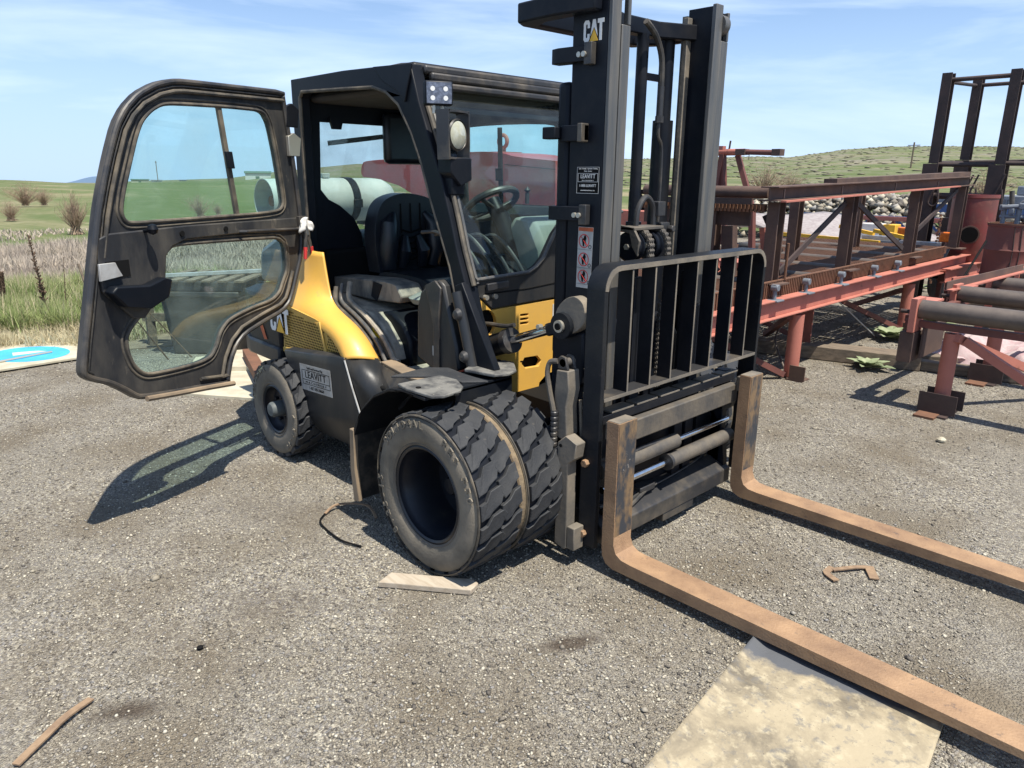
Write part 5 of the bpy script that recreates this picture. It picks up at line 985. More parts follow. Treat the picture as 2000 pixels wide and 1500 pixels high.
for y in(3.15,4.45,5.72,7.1):
    MB().beam((.5,y,.66 if y<4 else .63),(4.2,y,.66 if y<4 else .63),.06,.05).build('bearer','primerd',PR)
    lg=MB().cyl((.83,y,.05),(.83,y,.62),.055,22).build('leg','primer',PR,smooth=True)
    MB().box(.70,.96,y-.10,y-.09,.02,.17).box(.70,.96,y+.09,y+.10,.02,.17).box(.72,.92,y-.16,y+.14,.0,.014).build('foot_plate','rustd',lg)
    MB().box(.72,.86,y-.24,y-.10,.0,.018).build('foot_shoe','rusto',lg)
    MB().cyl((3.6,y,0),(3.6,y,.62),.055,20).build('leg','primer',PR,smooth=True)
for a,b in(((.87,3.1,.60),(1.45,4.4,.08)),((.92,3.14,.58),(1.9,3.14,.05)),((.9,4.45,.56),(1.6,4.45,.06)),((.87,4.5,.58),(1.2,5.6,.08)),((.35,5.75,.05),(.50,5.75,.72))): MB().beam(a,b,.05,.06).build('brace','primer',PR)
MB().beam((.45,4.2,.83),(.55,6.4,.83),.012,.075).build('top_flat','rust',PR,bevel=.002); MB().beam((.47,4.2,.795),(.57,6.4,.795),.07,.012).build('top_angle','primer',PR)
MB().beam((.5,3.2,.68),(.52,8.2,.62),.06,.05).build('bearer','primerd',PR)
MB().tube([(.06,5.0,.0),(.10,6.7,1.06)],.013).build('prop_rod','ink',PR)
MB().beam((.12,5.6,.70),(.38,6.4,.72),.02,.10).build('gusset','primer',PR)
# ---------------------------------------------------------------- TALL GUIDE FRAME
TW=thing('guide_frame','tall dark rusty guide frame of stepped H posts joined by rails','steel frame',(-1,9,0))
def gpost(x,y,h,lbl=None):
    MB().ibeam((x,y,.0),(x,y,h-1.2),.20,.22,.014,(0,1,0)).build('lower_post','rustd',TW,bevel=.002)
    MB().ibeam((x+.02,y,h-1.195),(x+.02,y,h),.13,.15,.014,(0,1,0)).build('upper_post','rustd',TW,bevel=.002)
gpost(-1.27,9,3.14); gpost(-1.32,10.6,3.22); gpost(-.45,9,3.12); gpost(-.22,10.4,2.9)
for a,b,r_ in(((-1.22,9,3.05),(-.5,9,3.05),.03),((-1.25,9.05,3.03),(-1.32,10.6,3.12),.025),((-1.3,10.6,3.12),(-.3,10.4,3.1),.028),((-.45,9,2.95),(.8,9,2.93),.028),((-1.2,9,1.93),(-.5,9,1.92),.03),((-1.22,9.05,1.96),(-1.32,10.6,1.98),.025),((-1.3,10.6,1.99),(-.4,10.5,2.0),.028),((-.4,9,1.94),(.8,9,1.92),.03),((-1.2,9,1.50),(-.5,9,1.50),.045)): MB().cyl(a,b,r_,12).build('rail','rustd',TW,smooth=True)
for x,y in((-1.43,8.9),(-1.16,8.88),(-1.15,10.4),(-.38,8.88),(-.95,9.9)):
    MB().tube(cr([(x+.05,y,1.80),(x-.02,y,1.58),(x-.06,y,1.42),(x-.0,y,1.36),(x+.06,y,1.42),(x+.04,y,1.60)],5),.014,8).build('hook','rustd',TW,smooth=True)
MB().beam((-.95,9,0),(-.95,9,1.2),.14,.14,(0,1,0)).build('stub_post','rustd',TW)
cc_=MB()
for k in range(22): cc_.cyl((-1.02+.012*(k%2),8.85,1.25-k*.045),(-1.02+.012*(k%2),8.85,1.215-k*.045),.018,6)
cc_.build('hanging_chain','rusto',TW)
# ---------------------------------------------------------------- barrel, hopper, light bar
BA=thing('oil_drum','open topped dull red oil drum beside the hopper','drum',(.17,7.6,.34))
MB().lathe([(0,.34),(.283,.34),(.29,.36),(.283,.37),(.283,.60),(.293,.62),(.283,.64),(.283,.90),(.293,.92),(.283,.94),(.283,1.19),(.292,1.2),(.292,1.215),(.275,1.215),(.275,.4),(0,.4)],(.17,7.6,0),'z',48).build('shell','primerd',BA,smooth=True,ang=40)
MB().lathe([(.276,1.216),(.296,1.216),(.296,1.23),(.276,1.23)],(.17,7.6,0),'z',48,True).build('rim','rusto',BA,smooth=True)
for a_,z1 in((-1.1,.5),(-1.35,.42)): MB().tube([(.17+.286*math.cos(a_+.03*math.sin(z*9)),7.6+.286*math.sin(a_+.03*math.sin(z*9)),z) for z in np.linspace(1.2,z1,14)],.006,5,flat=1).build('drip','rustd',BA)
tag(MB().box(-.15,.5,7.3,7.9,.0,.34).build('timber_block','woodd',None,bevel=.01),'dark timber block under the oil drum','block')
VS=thing('valve_set','cluster of grey valves and hoses standing on the oil drum','valves',(.2,7.6,1.215))
for x,y,z0,z1,r_ in((.02,7.6,1.22,1.50,.025),(.17,7.6,1.22,1.46,.03),(.28,7.6,1.22,1.44,.025)): MB().cyl((x,y,z0),(x,y,z1),r_,10).build('valve','graym',VS,smooth=True)
MB().cyl((-.02,7.6,1.30),(.36,7.6,1.30),.022,10).build('manifold','graym',VS,smooth=True); MB().cyl((.0,7.56,1.41),(.24,7.6,1.43),.028,10).build('manifold','graym',VS,smooth=True)
for x,z in((.0,1.40),(.1,1.36),(.2,1.42)): MB().box(x-.03,x+.03,7.55,7.62,z-.03,z+.04).build('valve_body','graym',VS,bevel=.01)
MB().cyl((.09,7.6,1.42),(.06,7.6,1.60),.028,12).build('handle','plastic',VS,smooth=True); MB().tube(cr([(.17,7.6,1.46),(.25,7.58,1.52),(.31,7.55,1.45),(.31,7.55,1.25)],5),.01).build('loop_hose','stickw',VS,smooth=True)
HX,HY=-.47,8.25
HP=thing('hopper','faded red cylindrical hopper with a dark round opening','hopper',(HX,HY,0))
MB().lathe([(0,.50),(.12,.50),(.255,.68),(.262,.70),(.262,1.49),(.272,1.5),(.272,1.54),(.258,1.54),(.25,1.48),(.25,.72),(0,.6)],(HX,HY,0),'z',44).build('shell','hopper',HP,smooth=True,ang=40)
hdv=(Vector((2.34,-2.87,0))-Vector((HX,HY,0))).normalized(); hc=Vector((HX,HY,1.04))+hdv*.255
MB().cyl(hc-hdv*.05,hc+hdv*.03,.115,28).build('port','rust',HP,smooth=True,ang=50); MB().cyl(hc+hdv*.031,hc+hdv*.033,.098,28).build('port_opening','ink',HP)
MB().box(HX-.25,HX+.25,HY-.22,HY+.22,.42,.52).build('frame','primerd',HP,bevel=.01)
for x in(-.2,.2):
    for y in(-.18,.18): MB().beam((HX+x,HY+y,0),(HX+x,HY+y,.42),.05,.05,(0,1,0)).build('leg','primerd',HP)
WB=thing('tyre_wheel','old trailer wheel with black tyre and red rim at the end of the deck','wheel',(-1.0,9.2,.28))
MB().lathe([(.16,-.07),(.24,-.08),(.28,-.05),(.285,0),(.28,.05),(.24,.08),(.16,.07)],(-1.0,9.2,.29),'x',40,True).build('tyre','rubber',WB,smooth=True); MB().lathe([(0,.03),(.10,.035),(.16,.06),(.165,.0),(0,.0)],(-1.0,9.2,.29),'x',30).build('rim','primerd',WB,smooth=True)
def lightbar(x,y,lbl):
    t=thing('light_bar',lbl,'light bar',(x,y,.8))
    MB().box(x-.5,x+.02,y-.05,y+.05,.86,.92).build('bar','alu',t,bevel=.004); MB().box(x-.55,x+.05,y-.06,y+.06,.80,.858).build('bar_base','graym',t,bevel=.004)
    MB().beam((x-.9,y+.1,1.02),(x-.35,y,.94),.06,.05).build('yellow_strip','caty',t)
    MB().box(x-.02,x+.14,y-.04,y+.05,.93,1.06).build('amber_lens','amber',t,bevel=.015)
    MB().beam((x+.07,y-.06,.70),(x+.14,y-.06,.92),.03,.04).build('bracket','graym',t)
    MB().beam((x,y,.45),(x,y,.8),.05,.05,(0,1,0)).build('stand','ink',t)
lightbar(-.72,8.0,'light bar with an amber lens at the right end of the deck'); lightbar(-1.45,8.6,'light bar with an amber lens half hidden behind a deck post')
# ---------------------------------------------------------------- insulation, timbers, sheet
def heap(name,cx,cy,lx,ly,h,mt,label,cat,seed,n=44):
    g=[]
    for i in range(n):
        row=[]
        for j in range(n):
            a,b=i/(n-1)*2-1,j/(n-1)*2-1; rr=max(0,1-(abs(a)**3+abs(b)**3)); x=cx+lx*a+.05*math.sin(b*7+seed); y=cy+ly*b+.05*math.sin(a*6+seed)
            z=h*rr**.5*(.65+.28*float(noise2(np.float64(x),np.float64(y),6,seed))+.16*float(noise2(np.float64(x),np.float64(y),17,seed+2)))
            row.append((x,y,max(-.01,z)))
        g.append(row)
    return tag(MB().grid(g).build(name,mt,None,smooth=True),label,cat)
heap('insulation',.90,5.35,.75,.55,.36,'cloth','crumpled pink and white insulation heaped under the pipe rack','insulation',3)
heap('insulation',.34,4.85,.20,.18,.17,'cloth','small crumpled wad of pink insulation left of the main heap','insulation',8,24)
heap('insulation',1.75,6.6,.6,.6,.5,'cloth','far mound of pale insulation at the right edge of the photo','insulation',5,30)
for (p,q,w_,h_,l_) in(((-1.15,4.0,.07),(.28,4.45,.07),.16,.13,'thick weathered timber lying in front of the pink deck legs'),((-.7,4.35,.06),(.5,4.75,.06),.14,.11,'second weathered timber just behind the thick one'),((.15,4.45,.05),(1.1,4.62,.05),.12,.09,'dark timber end reaching under the pipe rack'),((-2.6,3.4,.06),(-1.3,3.9,.06),.2,.12,'dark timber in the shade under the deck')): tag(MB().beam(p,q,w_,h_).build('timber','woodd',None,bevel=.006),l_,'timber','old timbers under the steel deck')
tag(MB().prism([(.42,4.95),(1.0,4.8),(1.05,5.0),(.5,5.2)],.42,.44,'xy').build('panel_sheet','graym',None),'pale grey panel leaning above the pink insulation','panel') if False else None
g=[]
for i in range(14): g.append([(-4.9+i*.20+.1*j,9.4+j*.42-i*.02,1.05-.028*i-.0*j+.03*math.sin(i*.8+j)) for j in range(8)])
tag(MB().grid(g).build('tarpaulin','sheetw',None,smooth=True,solid=.03),'mottled greyish white sheet sloping over a stack behind the deck','tarpaulin')
tag(MB().box(-4.7,-2.6,9.6,12.0,.0,.55).build('material_stack','rustd',None,bevel=.01),'dark stack under the mottled white sheet','stack')
tag(MB().beam((-3.4,8.6,.86),(-1.6,8.3,.84),.05,.06).build('yellow_bar','caty',None),'long yellow bar lying behind the deck posts','bar')
tag(MB().box(-2.6,-2.3,10.2,10.5,.4,1.0).build('white_box','white',None,bevel=.01),'upright white carton behind the middle deck post','box')
tag(MB().box(-2.25,-2.05,10.2,10.45,.4,1.0).build('yellow_box','caty',None,bevel=.01),'narrow yellow carton right of the white one','box')
# racks and rails further back
def truss(name,x0,x1,y,z0,z1,mt,label,n=5):
    t=thing(name,label,'steel rack',((x0+x1)/2,y,0))
    MB().beam((x0,y,z1),(x1,y,z1),.07,.08).build('top_rail',mt,t); MB().beam((x0,y,z0),(x1,y,z0),.07,.07).build('bottom_rail',mt,t)
    for k in range(n):
        a=x0+(x1-x0)*k/n; b=x0+(x1-x0)*(k+1)/n
        MB().beam((a,y,z0+.04),((a+b)/2,y,z1-.05),.04,.04).build('brace',mt,t); MB().beam(((a+b)/2,y,z1-.05),(b,y,z0+.04),.04,.04).build('brace',mt,t)
    for x in(x0,x1): MB().beam((x,y,0),(x,y,z1),.07,.07,(0,1,0)).build('leg',mt,t)
truss('storage_rack',-3.6,-1.3,12.6,.55,.98,'primer','pink trussed rack behind the amber lights')
truss('storage_rack',-5.2,-2.3,13.6,.60,.95,'steelb','blue trussed rack behind the pink one')
truss('storage_rack',-6.2,-5.0,8.5,1.16,1.46,'ink','black lattice rack seen through the gap in the mast',3)
tag(MB().box(-6.6,-4.4,8.0,8.3,.75,1.14).build('fascia_beam','primer',None,bevel=.01),'deep pink steel beam seen through the gap in the mast','beam')
tag(MB().box(-5.0,-4.2,7.4,7.8,.0,1.0).build('bin','bin',None,bevel=.04),'dark bin behind the left end of the deck','bin')
tag(MB().box(-1.95,-1.75,4.9,5.05,.5,1.0).build('bin','bin',None,bevel=.03),'small black bin on the deck beside the pink tray','bin')
# heap of ballast rocks and sleepers beyond
def rocks(name,n,cx,cy,lx,ly,hh,s0,s1,label,mt):
    a=RNG.uniform(-1,1,n); b=RNG.uniform(-1,1,n); x=cx+lx*a; y=cy+ly*b; z=hh*np.sqrt(np.clip(1-b*b,0,1))*np.clip(1-a**6,0,1)*RNG.uniform(.85,1.05,n)
    s=RNG.uniform(s0,s1,n); base=np.array([[1,0,0],[.3,.9,.1],[-.8,.6,-.1],[-.7,-.6,.1],[.4,-.9,0],[.15,.05,.75],[-.1,0,-.6]]); fc=np.array([[0,1,5],[1,2,5],[2,3,5],[3,4,5],[4,0,5],[1,0,6],[2,1,6],[3,2,6],[4,3,6],[0,4,6]])
    P=base[None]*(1+RNG.uniform(-.3,.3,(n,7,3)))*s[:,None,None]; V=P+np.stack([x,y,z],1)[:,None,:]
    o=fast_mesh(name,V.reshape(-1,3),(fc[None]+7*np.arange(n)[:,None,None]).reshape(-1,3),mt); return tag(o,label,'rocks',kind='stuff')
rocks('rock_heap',5200,-5.5,19.5,7.5,1.6,1.25,.06,.15,'long heap of pale grey broken rock behind the racks',SM)
tag(MB().beam((-11,17.6,.45),(3,17.6,.45),.3,.25).build('sleeper_wall','wood',None),'long low wall of weathered sleepers in front of the rock heap','wall')
SB=thing('flat_wagon','grey blue flatbed trailer parked behind the guide frame','trailer',(-1.6,17,0))
MB().box(-3.2,2.5,15.2,16.6,1.25,1.42).build('bed','graym',SB,bevel=.02); MB().box(-3.2,2.5,15.15,15.2,1.05,1.22).build('side_rail','steelb',SB)
for x in(-1.4,-.6,1.2,2.0): MB().lathe([(.0,-.1),(.38,-.1),(.42,0),(.38,.1),(0,.1)],(x,15.5,.42),'y',24).build('wheel','rubber',SB,smooth=True)
MB().box(-1.6,.2,15.6,16.2,1.43,1.62).build('load','graym',SB,bevel=.03)
# ---------------------------------------------------------------- red compressor behind the cab
RC=thing('air_compressor','large faded red compressor hood with a lifting eye seen through the cab windows','compressor',(-5.8,4.6,0))
rp_=cr([(-8.35,1.75,0),(-8.3,1.88,0),(-8.1,1.935,0),(-7.0,1.97,0),(-5.6,2.03,0),(-5.0,2.01,0),(-4.7,1.96,0),(-4.0,1.90,0)],5)
rp_=[(p.x,p.y) for p in rp_]+[(-3.98,1.36),(-6.2,1.36),(-6.9,1.42),(-7.3,1.56),(-7.9,1.66),(-8.3,1.68)]
MB().prism(rp_,4.0,5.0).build('hood','redpaint',RC,bevel=.07)
MB().prism([(-7.2,1.36),(-6.9,1.45),(-6.5,1.36),(-6.3,1.1),(-6.2,.7),(-7.0,.7)],4.05,4.95).build('wing','redpaint',RC,bevel=.06)
MB().box(-7.0,-4.0,3.98,4.95,.62,1.355).build('lower_body','skirt',RC,bevel=.02)
MB().tube([(-5.58+.085*math.cos(t),4.6,2.19+.085*math.sin(t)) for t in np.linspace(0,6.283,22)[:-1]],.028,8,True).build('lifting_eye','primer',RC,smooth=True); MB().cyl((-5.58,4.6,2.02),(-5.58,4.6,2.11),.045,12).build('eye_stem','primer',RC,smooth=True)
MB().box(-5.75,-5.4,4.4,4.8,2.025,2.045).build('eye_plate','primer',RC); MB().beam((-4.9,3.99,1.86),(-4.0,3.99,1.80),.006,.025,(0,1,0)).build('vent_slot','ink',RC)
MB().box(-7.6,-7.35,4.3,4.5,1.97,2.04).box(-7.3,-6.7,4.3,4.4,1.975,1.995).build('latch','plastic',RC,bevel=.01)
for x in(-6.0,-4.2): MB().lathe([(0,-.1),(.3,-.1),(.36,0),(.3,.1),(0,.1)],(x,4.2,.36),'y',28).build('wheel','rubber',RC,smooth=True)
# ---------------------------------------------------------------- bin, boards and clutter left of the forklift (seen through the door)
def binbox(x,y,w_,h_,ang):
    t=thing('waste_bin','black square bin piled with boards, seen through the open door glass','bin',(x,y,0)); c,s=math.cos(ang),math.sin(ang)
    P=lambda a,b,z:(x+a*c-b*s,y+a*s+b*c,z)
    lo,hi=w_*.42,w_*.5; MB().add([P(-lo,-lo,0),P(lo,-lo,0),P(lo,lo,0),P(-lo,lo,0),P(-hi,-hi,h_),P(hi,-hi,h_),P(hi,hi,h_),P(-hi,hi,h_)],[(0,3,2,1),(4,5,6,7),(0,1,5,4),(1,2,6,5),(2,3,7,6),(3,0,4,7)]).build('bin_body','bin',t,bevel=.02)
    q=hi+.03; MB().add([P(-q,-q,h_-.04),P(q,-q,h_-.04),P(q,q,h_-.04),P(-q,q,h_-.04),P(-q,-q,h_+.01),P(q,-q,h_+.01),P(q,q,h_+.01),P(-q,q,h_+.01)],[(0,3,2,1),(4,5,6,7),(0,1,5,4),(1,2,6,5),(2,3,7,6),(3,0,4,7)]).build('bin_rim','plastic',t,bevel=.01)
    return P
P=binbox(-4.95,.02,.75,.62,.8)
pal=thing('pallet','weathered grey pallet lying on top of the black bin','pallet',(-4.95,.02,.63))
for b in(-.35,0,.35): MB().beam(P(-.4,b,.68),P(.45,b,.68),.08,.08).build('stringer','bin',pal)
for a in np.linspace(-.36,.42,6): MB().beam(P(a,-.42,.732),P(a,.42,.732),.09,.018).build('board','woodd',pal)
tag(MB().beam(P(-.5,-.3,.76),P(.6,.25,.765),.06,.03).build('metal_strip','stickw',None),'bright metal strip resting on the pallet','strip')
ST=thing('wooden_stand','grey wooden stand beside the black bin','stand',(-5.35,-.35,0))
for a,b in(((-5.45,-.45,0),(-5.45,-.45,.62)),((-5.2,-.15,0),(-5.2,-.15,.62))): MB().beam(a,b,.08,.05,(1,0,0)).build('leg','woodd',ST)
MB().beam((-5.5,-.5,.3),(-5.15,-.1,.3),.05,.08).beam((-5.5,-.5,.6),(-5.15,-.1,.6),.09,.04).build('rail','woodd',ST)
for (x0,y0,ln,a,l_) in((-4.75,-.55,.85,1.9,'tall thin dead weed in front of the black bin'),(-4.7,-.35,.75,1.2,'dead weed leaning right in front of the black bin')): tag(MB().tube([(x0,y0,0),(x0-.12*math.cos(a),y0-.25,ln*.5),(x0-.3*math.cos(a),y0-.52,ln)],[.008,.006,.003],6).build('weed_stalk','weed',None),l_,'dead plant')
# pale plywood pile and rusty channels behind the rear wheel
PW=thing('plywood_sheets','pale cream plywood sheets lying on the ground behind the rear wheel','plywood',(-3.9,-.3,0))
MB().prism([(-4.6,-.35),(-3.55,-.95),(-2.9,-.5),(-3.5,.7),(-4.5,.4)],.0,.02,'xy').build('sheet','cream',PW); MB().prism([(-4.5,-.1),(-3.9,-.35),(-3.4,.3),(-4.2,.7)],.021,.06,'xy').build('sheet','cream',PW)
for k,(a,b,l_,m_) in enumerate((((-4.1,-.05,.10),(-3.2,-.35,.10),'short rusty tube on the plywood sheets','rusto'),((-4.6,.35,.36),(-3.5,.15,.36),'rusty channel end above the plywood sheets','primerd'),((-4.7,.25,.22),(-3.2,.1,.20),'dark steel bar stacked behind the plywood','rustd'),((-4.9,.5,.12),(-3.2,.4,.12),'black bar lowest in the stack behind the plywood','ink'))): tag(MB().beam(a,b,.10,.09).build('steel_bar',m_,None,bevel=.004),l_,'steel bar')
# ---------------------------------------------------------------- near ground litter
tag(MB().prism([(-.03,-1.36),(.03,-1.31),(.29,-1.11),(.27,-1.05),(.23,-1.045),(-.06,-1.27)],.004,.03,'xy').build('wood_offcut','woodp',None,bevel=.004),'pale flat wood offcut touching the front tyre','wood')
def strip(path,w_,mt,label,name='wood_strip'):
    g=[]
    P_=cr(path,5)
    for i,p in enumerate(P_):
        t=(P_[min(i+1,len(P_)-1)]-P_[max(i-1,0)]).normalized(); n_=Vector((-t.y,t.x,0)); g.append([p-n_*w_/2,p+n_*w_/2])
    return tag(MB().grid(g).build(name,mt,None,solid=.006),label,'debris')
strip([(1.31,.13,.012),(1.25,.17,.008),(1.25,.23,.012)],.03,'bark','short tan bark piece between the forks, left end of three') ; strip([(1.26,.21,.012),(1.32,.29,.018),(1.36,.35,.012)],.022,'bark','orange-brown bark strip between the forks','bark_strip'); strip([(1.36,.36,.012),(1.42,.27,.010)],.04,'bark','stub of bark at the right end of the strip between the forks','bark_strip')
strip([(.06,-2.70,.012),(.0,-2.61,.02),(-.05,-2.54,.022),(-.10,-2.455,.012)],.026,'bark','long brown splinter of wood in the lower left corner','wood_splinter')
strip([(-.80,-1.17,.012),(-.82,-1.08,.03),(-.70,-.98,.035),(-.58,-1.0,.01)],.014,'bark','bent tan strap on the gravel behind the mud flap','strap')
tag(MB().tube(cr([(-.80,-1.17,.012),(-.72,-1.24,.012),(-.50,-1.26,.012),(-.38,-1.22,.01)],5),.005,6).build('wire','ink',None),'thin black cord running from the bent strap to the tyre','cord')
tag(MB().lathe([(0,-.006),(.010,-.003),(.013,.004),(.007,.007),(0,.008)],(-.13,-2.08,.008),'z',9).build('dark_stone','ink',None),'small black pebble alone on the pale gravel','stone')
tag(MB().lathe([(0,-.01),(.028,-.004),(.03,.01),(.015,.022),(0,.024)],(1.05,2.45,.012),'z',9).build('pale_stone','cream',None),'pale broken stone on the gravel in front of the pipe rack','stone')
# bucket lip / dusty plate at the lower right
BK=thing('loader_plate','dust covered steel plate lying under the near fork','steel plate',(1.6,-.9,0))
n=60; g=[]
A_,B_,C_,D_=Vector((1.275,-.515,0)),Vector((1.915,-.465,0)),Vector((2.02,-1.35,0)),Vector((1.42,-1.75,0))
for i in range(n):
    row=[]
    for j in range(n):
        s,t=i/(n-1),j/(n-1); p=(A_*(1-s)+B_*s)*(1-t)+(D_*(1-s)+C_*s)*t
        lip=max(0,1-s/.10)**1.5*.022; z=.024+lip+.004*float(noise2(np.float64(p.x),np.float64(p.y),6,2))+.002*float(noise2(np.float64(p.x),np.float64(p.y),30,4)); row.append((p.x,p.y,z))
    g.append(row)
def plate_mat():
    m=bpy.data.materials.new('dusty steel plate'); m.use_nodes=True; n=m.node_tree.nodes; l=m.node_tree.links.new; b=n['Principled BSDF']; b.inputs['Roughness'].default_value=.8
    tc=n.new('ShaderNodeTexCoord'); C=tc.outputs['Object']
    def nz(s,d=8,ds=0):
        q=n.new('ShaderNodeTexNoise'); q.inputs['Scale'].default_value=s; q.inputs['Detail'].default_value=d; q.inputs['Roughness'].default_value=.65; q.inputs['Distortion'].default_value=ds; l(C,q.inputs['Vector']); return q.outputs['Fac']
    def mix(f,a,c,lo,hi,mv=1):
        mr=n.new('ShaderNodeMapRange'); mr.inputs['From Min'].default_value=lo; mr.inputs['From Max'].default_value=hi; mr.inputs['To Max'].default_value=mv; l(f,mr.inputs['Value']); x=n.new('ShaderNodeMix'); x.data_type='RGBA'; l(mr.outputs[0],x.inputs[0])
        if isinstance(a,tuple): x.inputs[6].default_value=(*a,1)
        else: l(a,x.inputs[6])
        x.inputs[7].default_value=(*c,1); return x.outputs[2]
    c=mix(nz(2.2,10,.4),(.36,.30,.20),(.13,.11,.08),.44,.6); c=mix(nz(22,6),c,(.45,.385,.26),.52,.66,.7); c=mix(nz(26,9,.3),c,(.13,.128,.125),.54,.68,.7); c=mix(nz(90,3),c,(.09,.07,.055),.66,.72,.85)
    # dark grey band along the upper edge, wider to the left
    sp=n.new('ShaderNodeSeparateXYZ'); l(C,sp.inputs[0]); ad=n.new('ShaderNodeMath'); ad.operation='ADD'; l(sp.outputs['Y'],ad.inputs[0]); mu=n.new('ShaderNodeMath'); mu.operation='MULTIPLY'; mu.inputs[1].default_value=.22; l(nz(4,8),mu.inputs[0]); l(mu.outputs[0],ad.inputs[1])
    sxm=n.new('ShaderNodeMath'); sxm.operation='MULTIPLY_ADD'; sxm.inputs[1].default_value=-.22; l(sp.outputs['X'],sxm.inputs[0]); l(ad.outputs[0],sxm.inputs[2])
    c=mix(sxm.outputs[0],c,(.085,.09,.10),.40,.43); l(c,b.inputs['Base Color'])
    bp=n.new('ShaderNodeBump'); bp.inputs['Strength'].default_value=.5; bp.inputs['Distance'].default_value=.004; l(nz(60,6),bp.inputs['Height']); l(bp.outputs['Normal'],b.inputs['Normal']); return m
M['plate']=plate_mat()
MB().grid(g).build('plate','plate',BK,smooth=True,solid=.012)
# ---------------------------------------------------------------- distant field: bushes, shed, houses, poles, hills
def bush(x,y,h,w_,label,n=110,base=0,mt='bush'):
    t=thing('bare_bush',label,'bush',(x,y,base)); tw=MB(); st=MB()
    for k in range(n):
        a=RNG.uniform(0,6.28); sp_=RNG.uniform(.05,1)*w_; hh=h*RNG.uniform(.55,1)*(1-.35*sp_/w_); p=[(x+RNG.normal(0,.08),y+RNG.normal(0,.08),base)]
        for s in(.35,.7,1): p.append((x+math.cos(a)*sp_*s**1.3+RNG.normal(0,.05*w_),y+math.sin(a)*sp_*s**1.3,base+hh*s))
        (st if k<14 else tw).tube(p,[.02*h/2,.014*h/2,.009*h/2,.004*h/2],4)
        for q in range(4):
            i=RNG.integers(1,4); c=p[i]; e=(c[0]+RNG.normal(0,.22*w_),c[1]+RNG.normal(0,.22*w_),c[2]+RNG.uniform(.05,.22)*h); tw.tube([c,e],[.007*h/2,.003*h/2],3)
    st.build('trunk',mt,t); tw.build('crown',mt,t); return t
def polar(px,d):
    a=YAW-math.atan((px-1000)*math.cos(PIT)/FPX); return CAM.x+d*math.cos(a),CAM.y+d*math.sin(a)
GB='bare bushes scattered over the left field'
for px,d,h,w_,l_ in((128,25,1.2,.5,'upright bare bush standing alone in the green field'),(35,48,1.3,1.3,'broad bare thicket left in the field, higher on the slope'),(2,33,.75,.5,'bare bush cut by the left edge of the photo'),(72,48,.9,.7,'right-hand low part of the bare thicket'),(190,31,1.0,.45,'bare bush just left of the open door frame'),(378,34,.9,.7,'grey bush seen through the upper door glass'),(415,34,.55,.25,'tiny grey bush right of the one in the door glass'),(1490,75,3.2,2.6,'bare spreading tree behind the rusty upper beam'),(1540,95,2.6,2.2,'smaller bare tree right of the spreading one'),(1925,60,2.6,2.2,'bare bush seen between the guide frame posts')):
    x,y=polar(px,d); tag(bush(x,y,h,w_,l_,base=-.02 if d<50 else .1),l_,'bush',GB if px<600 else 'bare trees beyond the steel racks')
def shed(px,d,w_,h_,z0,mw,mr,label,name='shed'):
    x,y=polar(px,d); a=YAW-math.atan((px-1000)*math.cos(PIT)/FPX); t=thing(name,label,'building',(x,y,z0)); q=Vector((math.sin(a),-math.cos(a),0)); k=Vector((math.cos(a),math.sin(a),0)); c=Vector((x,y,z0))
    P=lambda u_,v_,z:c+q*u_+k*v_+Vector((0,0,z))
    dd=w_*.6
    MB().add([P(-w_/2,0,0),P(w_/2,0,0),P(w_/2,dd,0),P(-w_/2,dd,0),P(-w_/2,0,h_),P(w_/2,0,h_),P(w_/2,dd,h_),P(-w_/2,dd,h_)],[(0,3,2,1),(0,1,5,4),(1,2,6,5),(2,3,7,6),(3,0,4,7),(4,5,6,7)]).build('wall',mw,t)
    MB().add([P(-w_/2-.3,-.3,h_),P(w_/2+.3,-.3,h_),P(w_/2+.3,dd/2,h_*1.25),P(-w_/2-.3,dd/2,h_*1.25),P(w_/2+.3,dd+.3,h_),P(-w_/2-.3,dd+.3,h_)],[(0,1,2,3),(3,2,4,5)]).build('roof',mr,t,solid=.1)
    MB().add([P(-w_*.1,-.03,0),P(w_*.05,-.03,0),P(w_*.05,-.03,h_*.6),P(-w_*.1,-.03,h_*.6)],[(0,1,2,3)]).build('door','roof',t,solid=.05)
    return t
shed(500,250,7.6,2.3,-.25,'white','roof','white shed far off, seen through the door glass'); shed(268,420,8,1.5,-3.0,'cream','roof','long low farmhouse with green roof on the left horizon','house'); shed(300,430,5,1.3,-3.1,'white','graym','small pale house right of the farmhouse on the horizon','house'); shed(352,430,3.5,1.0,-2.6,'white','graym','tiny white building further right on the horizon','house')
shed(1290,300,9,2.0,2.2,'orange','graym','orange shed far off in the gap of the mast'); shed(1478,330,12,2.2,4.6,'redpaint','primerd','low dull red shed on the hill right of the mast')
def pole(px,d,h_,z0,label):
    x,y=polar(px,d); t=thing('utility_pole',label,'pole',(x,y,z0)); MB().cyl((x,y,z0),(x,y,z0+h_),.14,8).build('post','woodd',t); MB().beam((x-1,y,z0+h_-.5),(x+1,y,z0+h_-.5),.12,.12).build('crossarm','woodd',t)
pole(1771,150,6.5,1.6,'thin utility pole on the hill left of the guide frame'); pole(303,300,7,-1,'thin pole left in the door glass'); pole(1455,260,7,3.5,'faint pole on the slope behind the trestle')
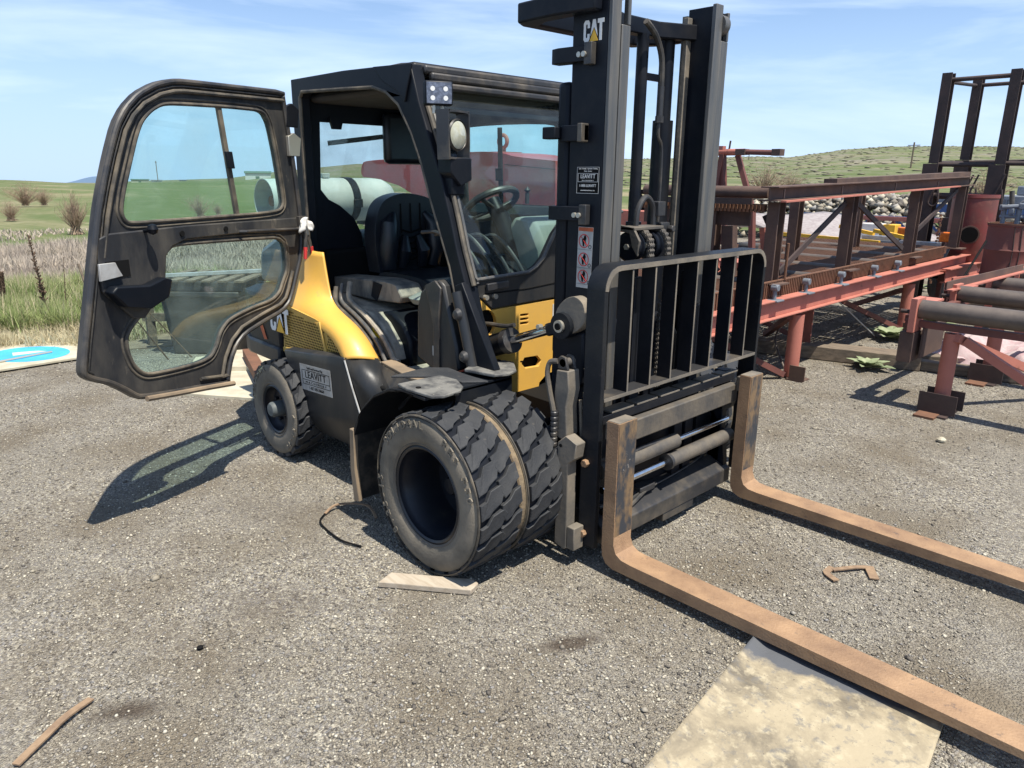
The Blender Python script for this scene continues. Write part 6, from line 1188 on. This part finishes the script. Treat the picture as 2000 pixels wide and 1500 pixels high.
# pale parked clutter in front of the right-hand hill
for px,d,w_,l_,m_ in((1660,48,5.5,'dark flat machinery row behind the rusty top channel','ink'),(1600,46,3,'lower black trailer deck left of the machinery row','ink'),(1500,140,10,'row of pale objects at the foot of the hill','white')):
    x,y=polar(px,d); tag(MB().box(x-w_/2,x+w_/2,y-.4,y+.4,1.15 if d<100 else .6,1.45 if d<100 else 1.3).build('machinery',m_,None,bevel=.05),l_,'machinery')
for k in range(6):
    px=1240+k*12; x,y=polar(px,120+k*9)
    tag(MB().box(x-.9,x+.9,y-.5,y+.5,.4,1.5).build('farm_machine',('orange','white','woodd','bin','caty','white')[k],None,bevel=.2),('small orange machine in the mast gap, leftmost','pale machine second from left in the mast gap','brown machine in the middle of the mast gap','dark machine right of the middle in the mast gap','yellow machine near the lift cylinder in the mast gap','white machine rightmost in the mast gap')[k],'machine')
n=1300; V=[];F=[]
base=np.array([[1,0,0],[.3,.9,.1],[-.8,.6,-.1],[-.7,-.6,.1],[.4,-.9,0],[.15,.05,.75],[-.1,0,-.6]]); fc=np.array([[0,1,5],[1,2,5],[2,3,5],[3,4,5],[4,0,5],[1,0,6],[2,1,6],[3,2,6],[4,3,6],[0,4,6]])
for k in range(n):
    x,y=polar(RNG.uniform(1180,2150),RNG.uniform(90,415)); s_=RNG.uniform(.15,.5); P_=base*(1+RNG.uniform(-.35,.35,(7,3)))*np.array([s_*1.8,s_*1.2,s_*.5]); V.append(P_+np.array([x,y,terr(x,y)+s_*.2])); F.append(fc+7*k)
tag(fast_mesh('sage_brush',np.concatenate(V),np.concatenate(F),'sage'),'low grey green sagebrush scattered over the right-hand hill','brush',kind='stuff')
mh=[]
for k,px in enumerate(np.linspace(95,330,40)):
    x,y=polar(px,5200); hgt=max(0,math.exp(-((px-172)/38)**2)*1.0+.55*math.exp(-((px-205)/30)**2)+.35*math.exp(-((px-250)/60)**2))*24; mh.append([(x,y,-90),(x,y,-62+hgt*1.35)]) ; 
tag(MB().grid([[a[0],a[1],(a[1][0]*1.1,a[1][1]*1.1,-95)] for a in mh]).build('distant_mountain','hazehill',None,smooth=True),None,None,kind='structure')
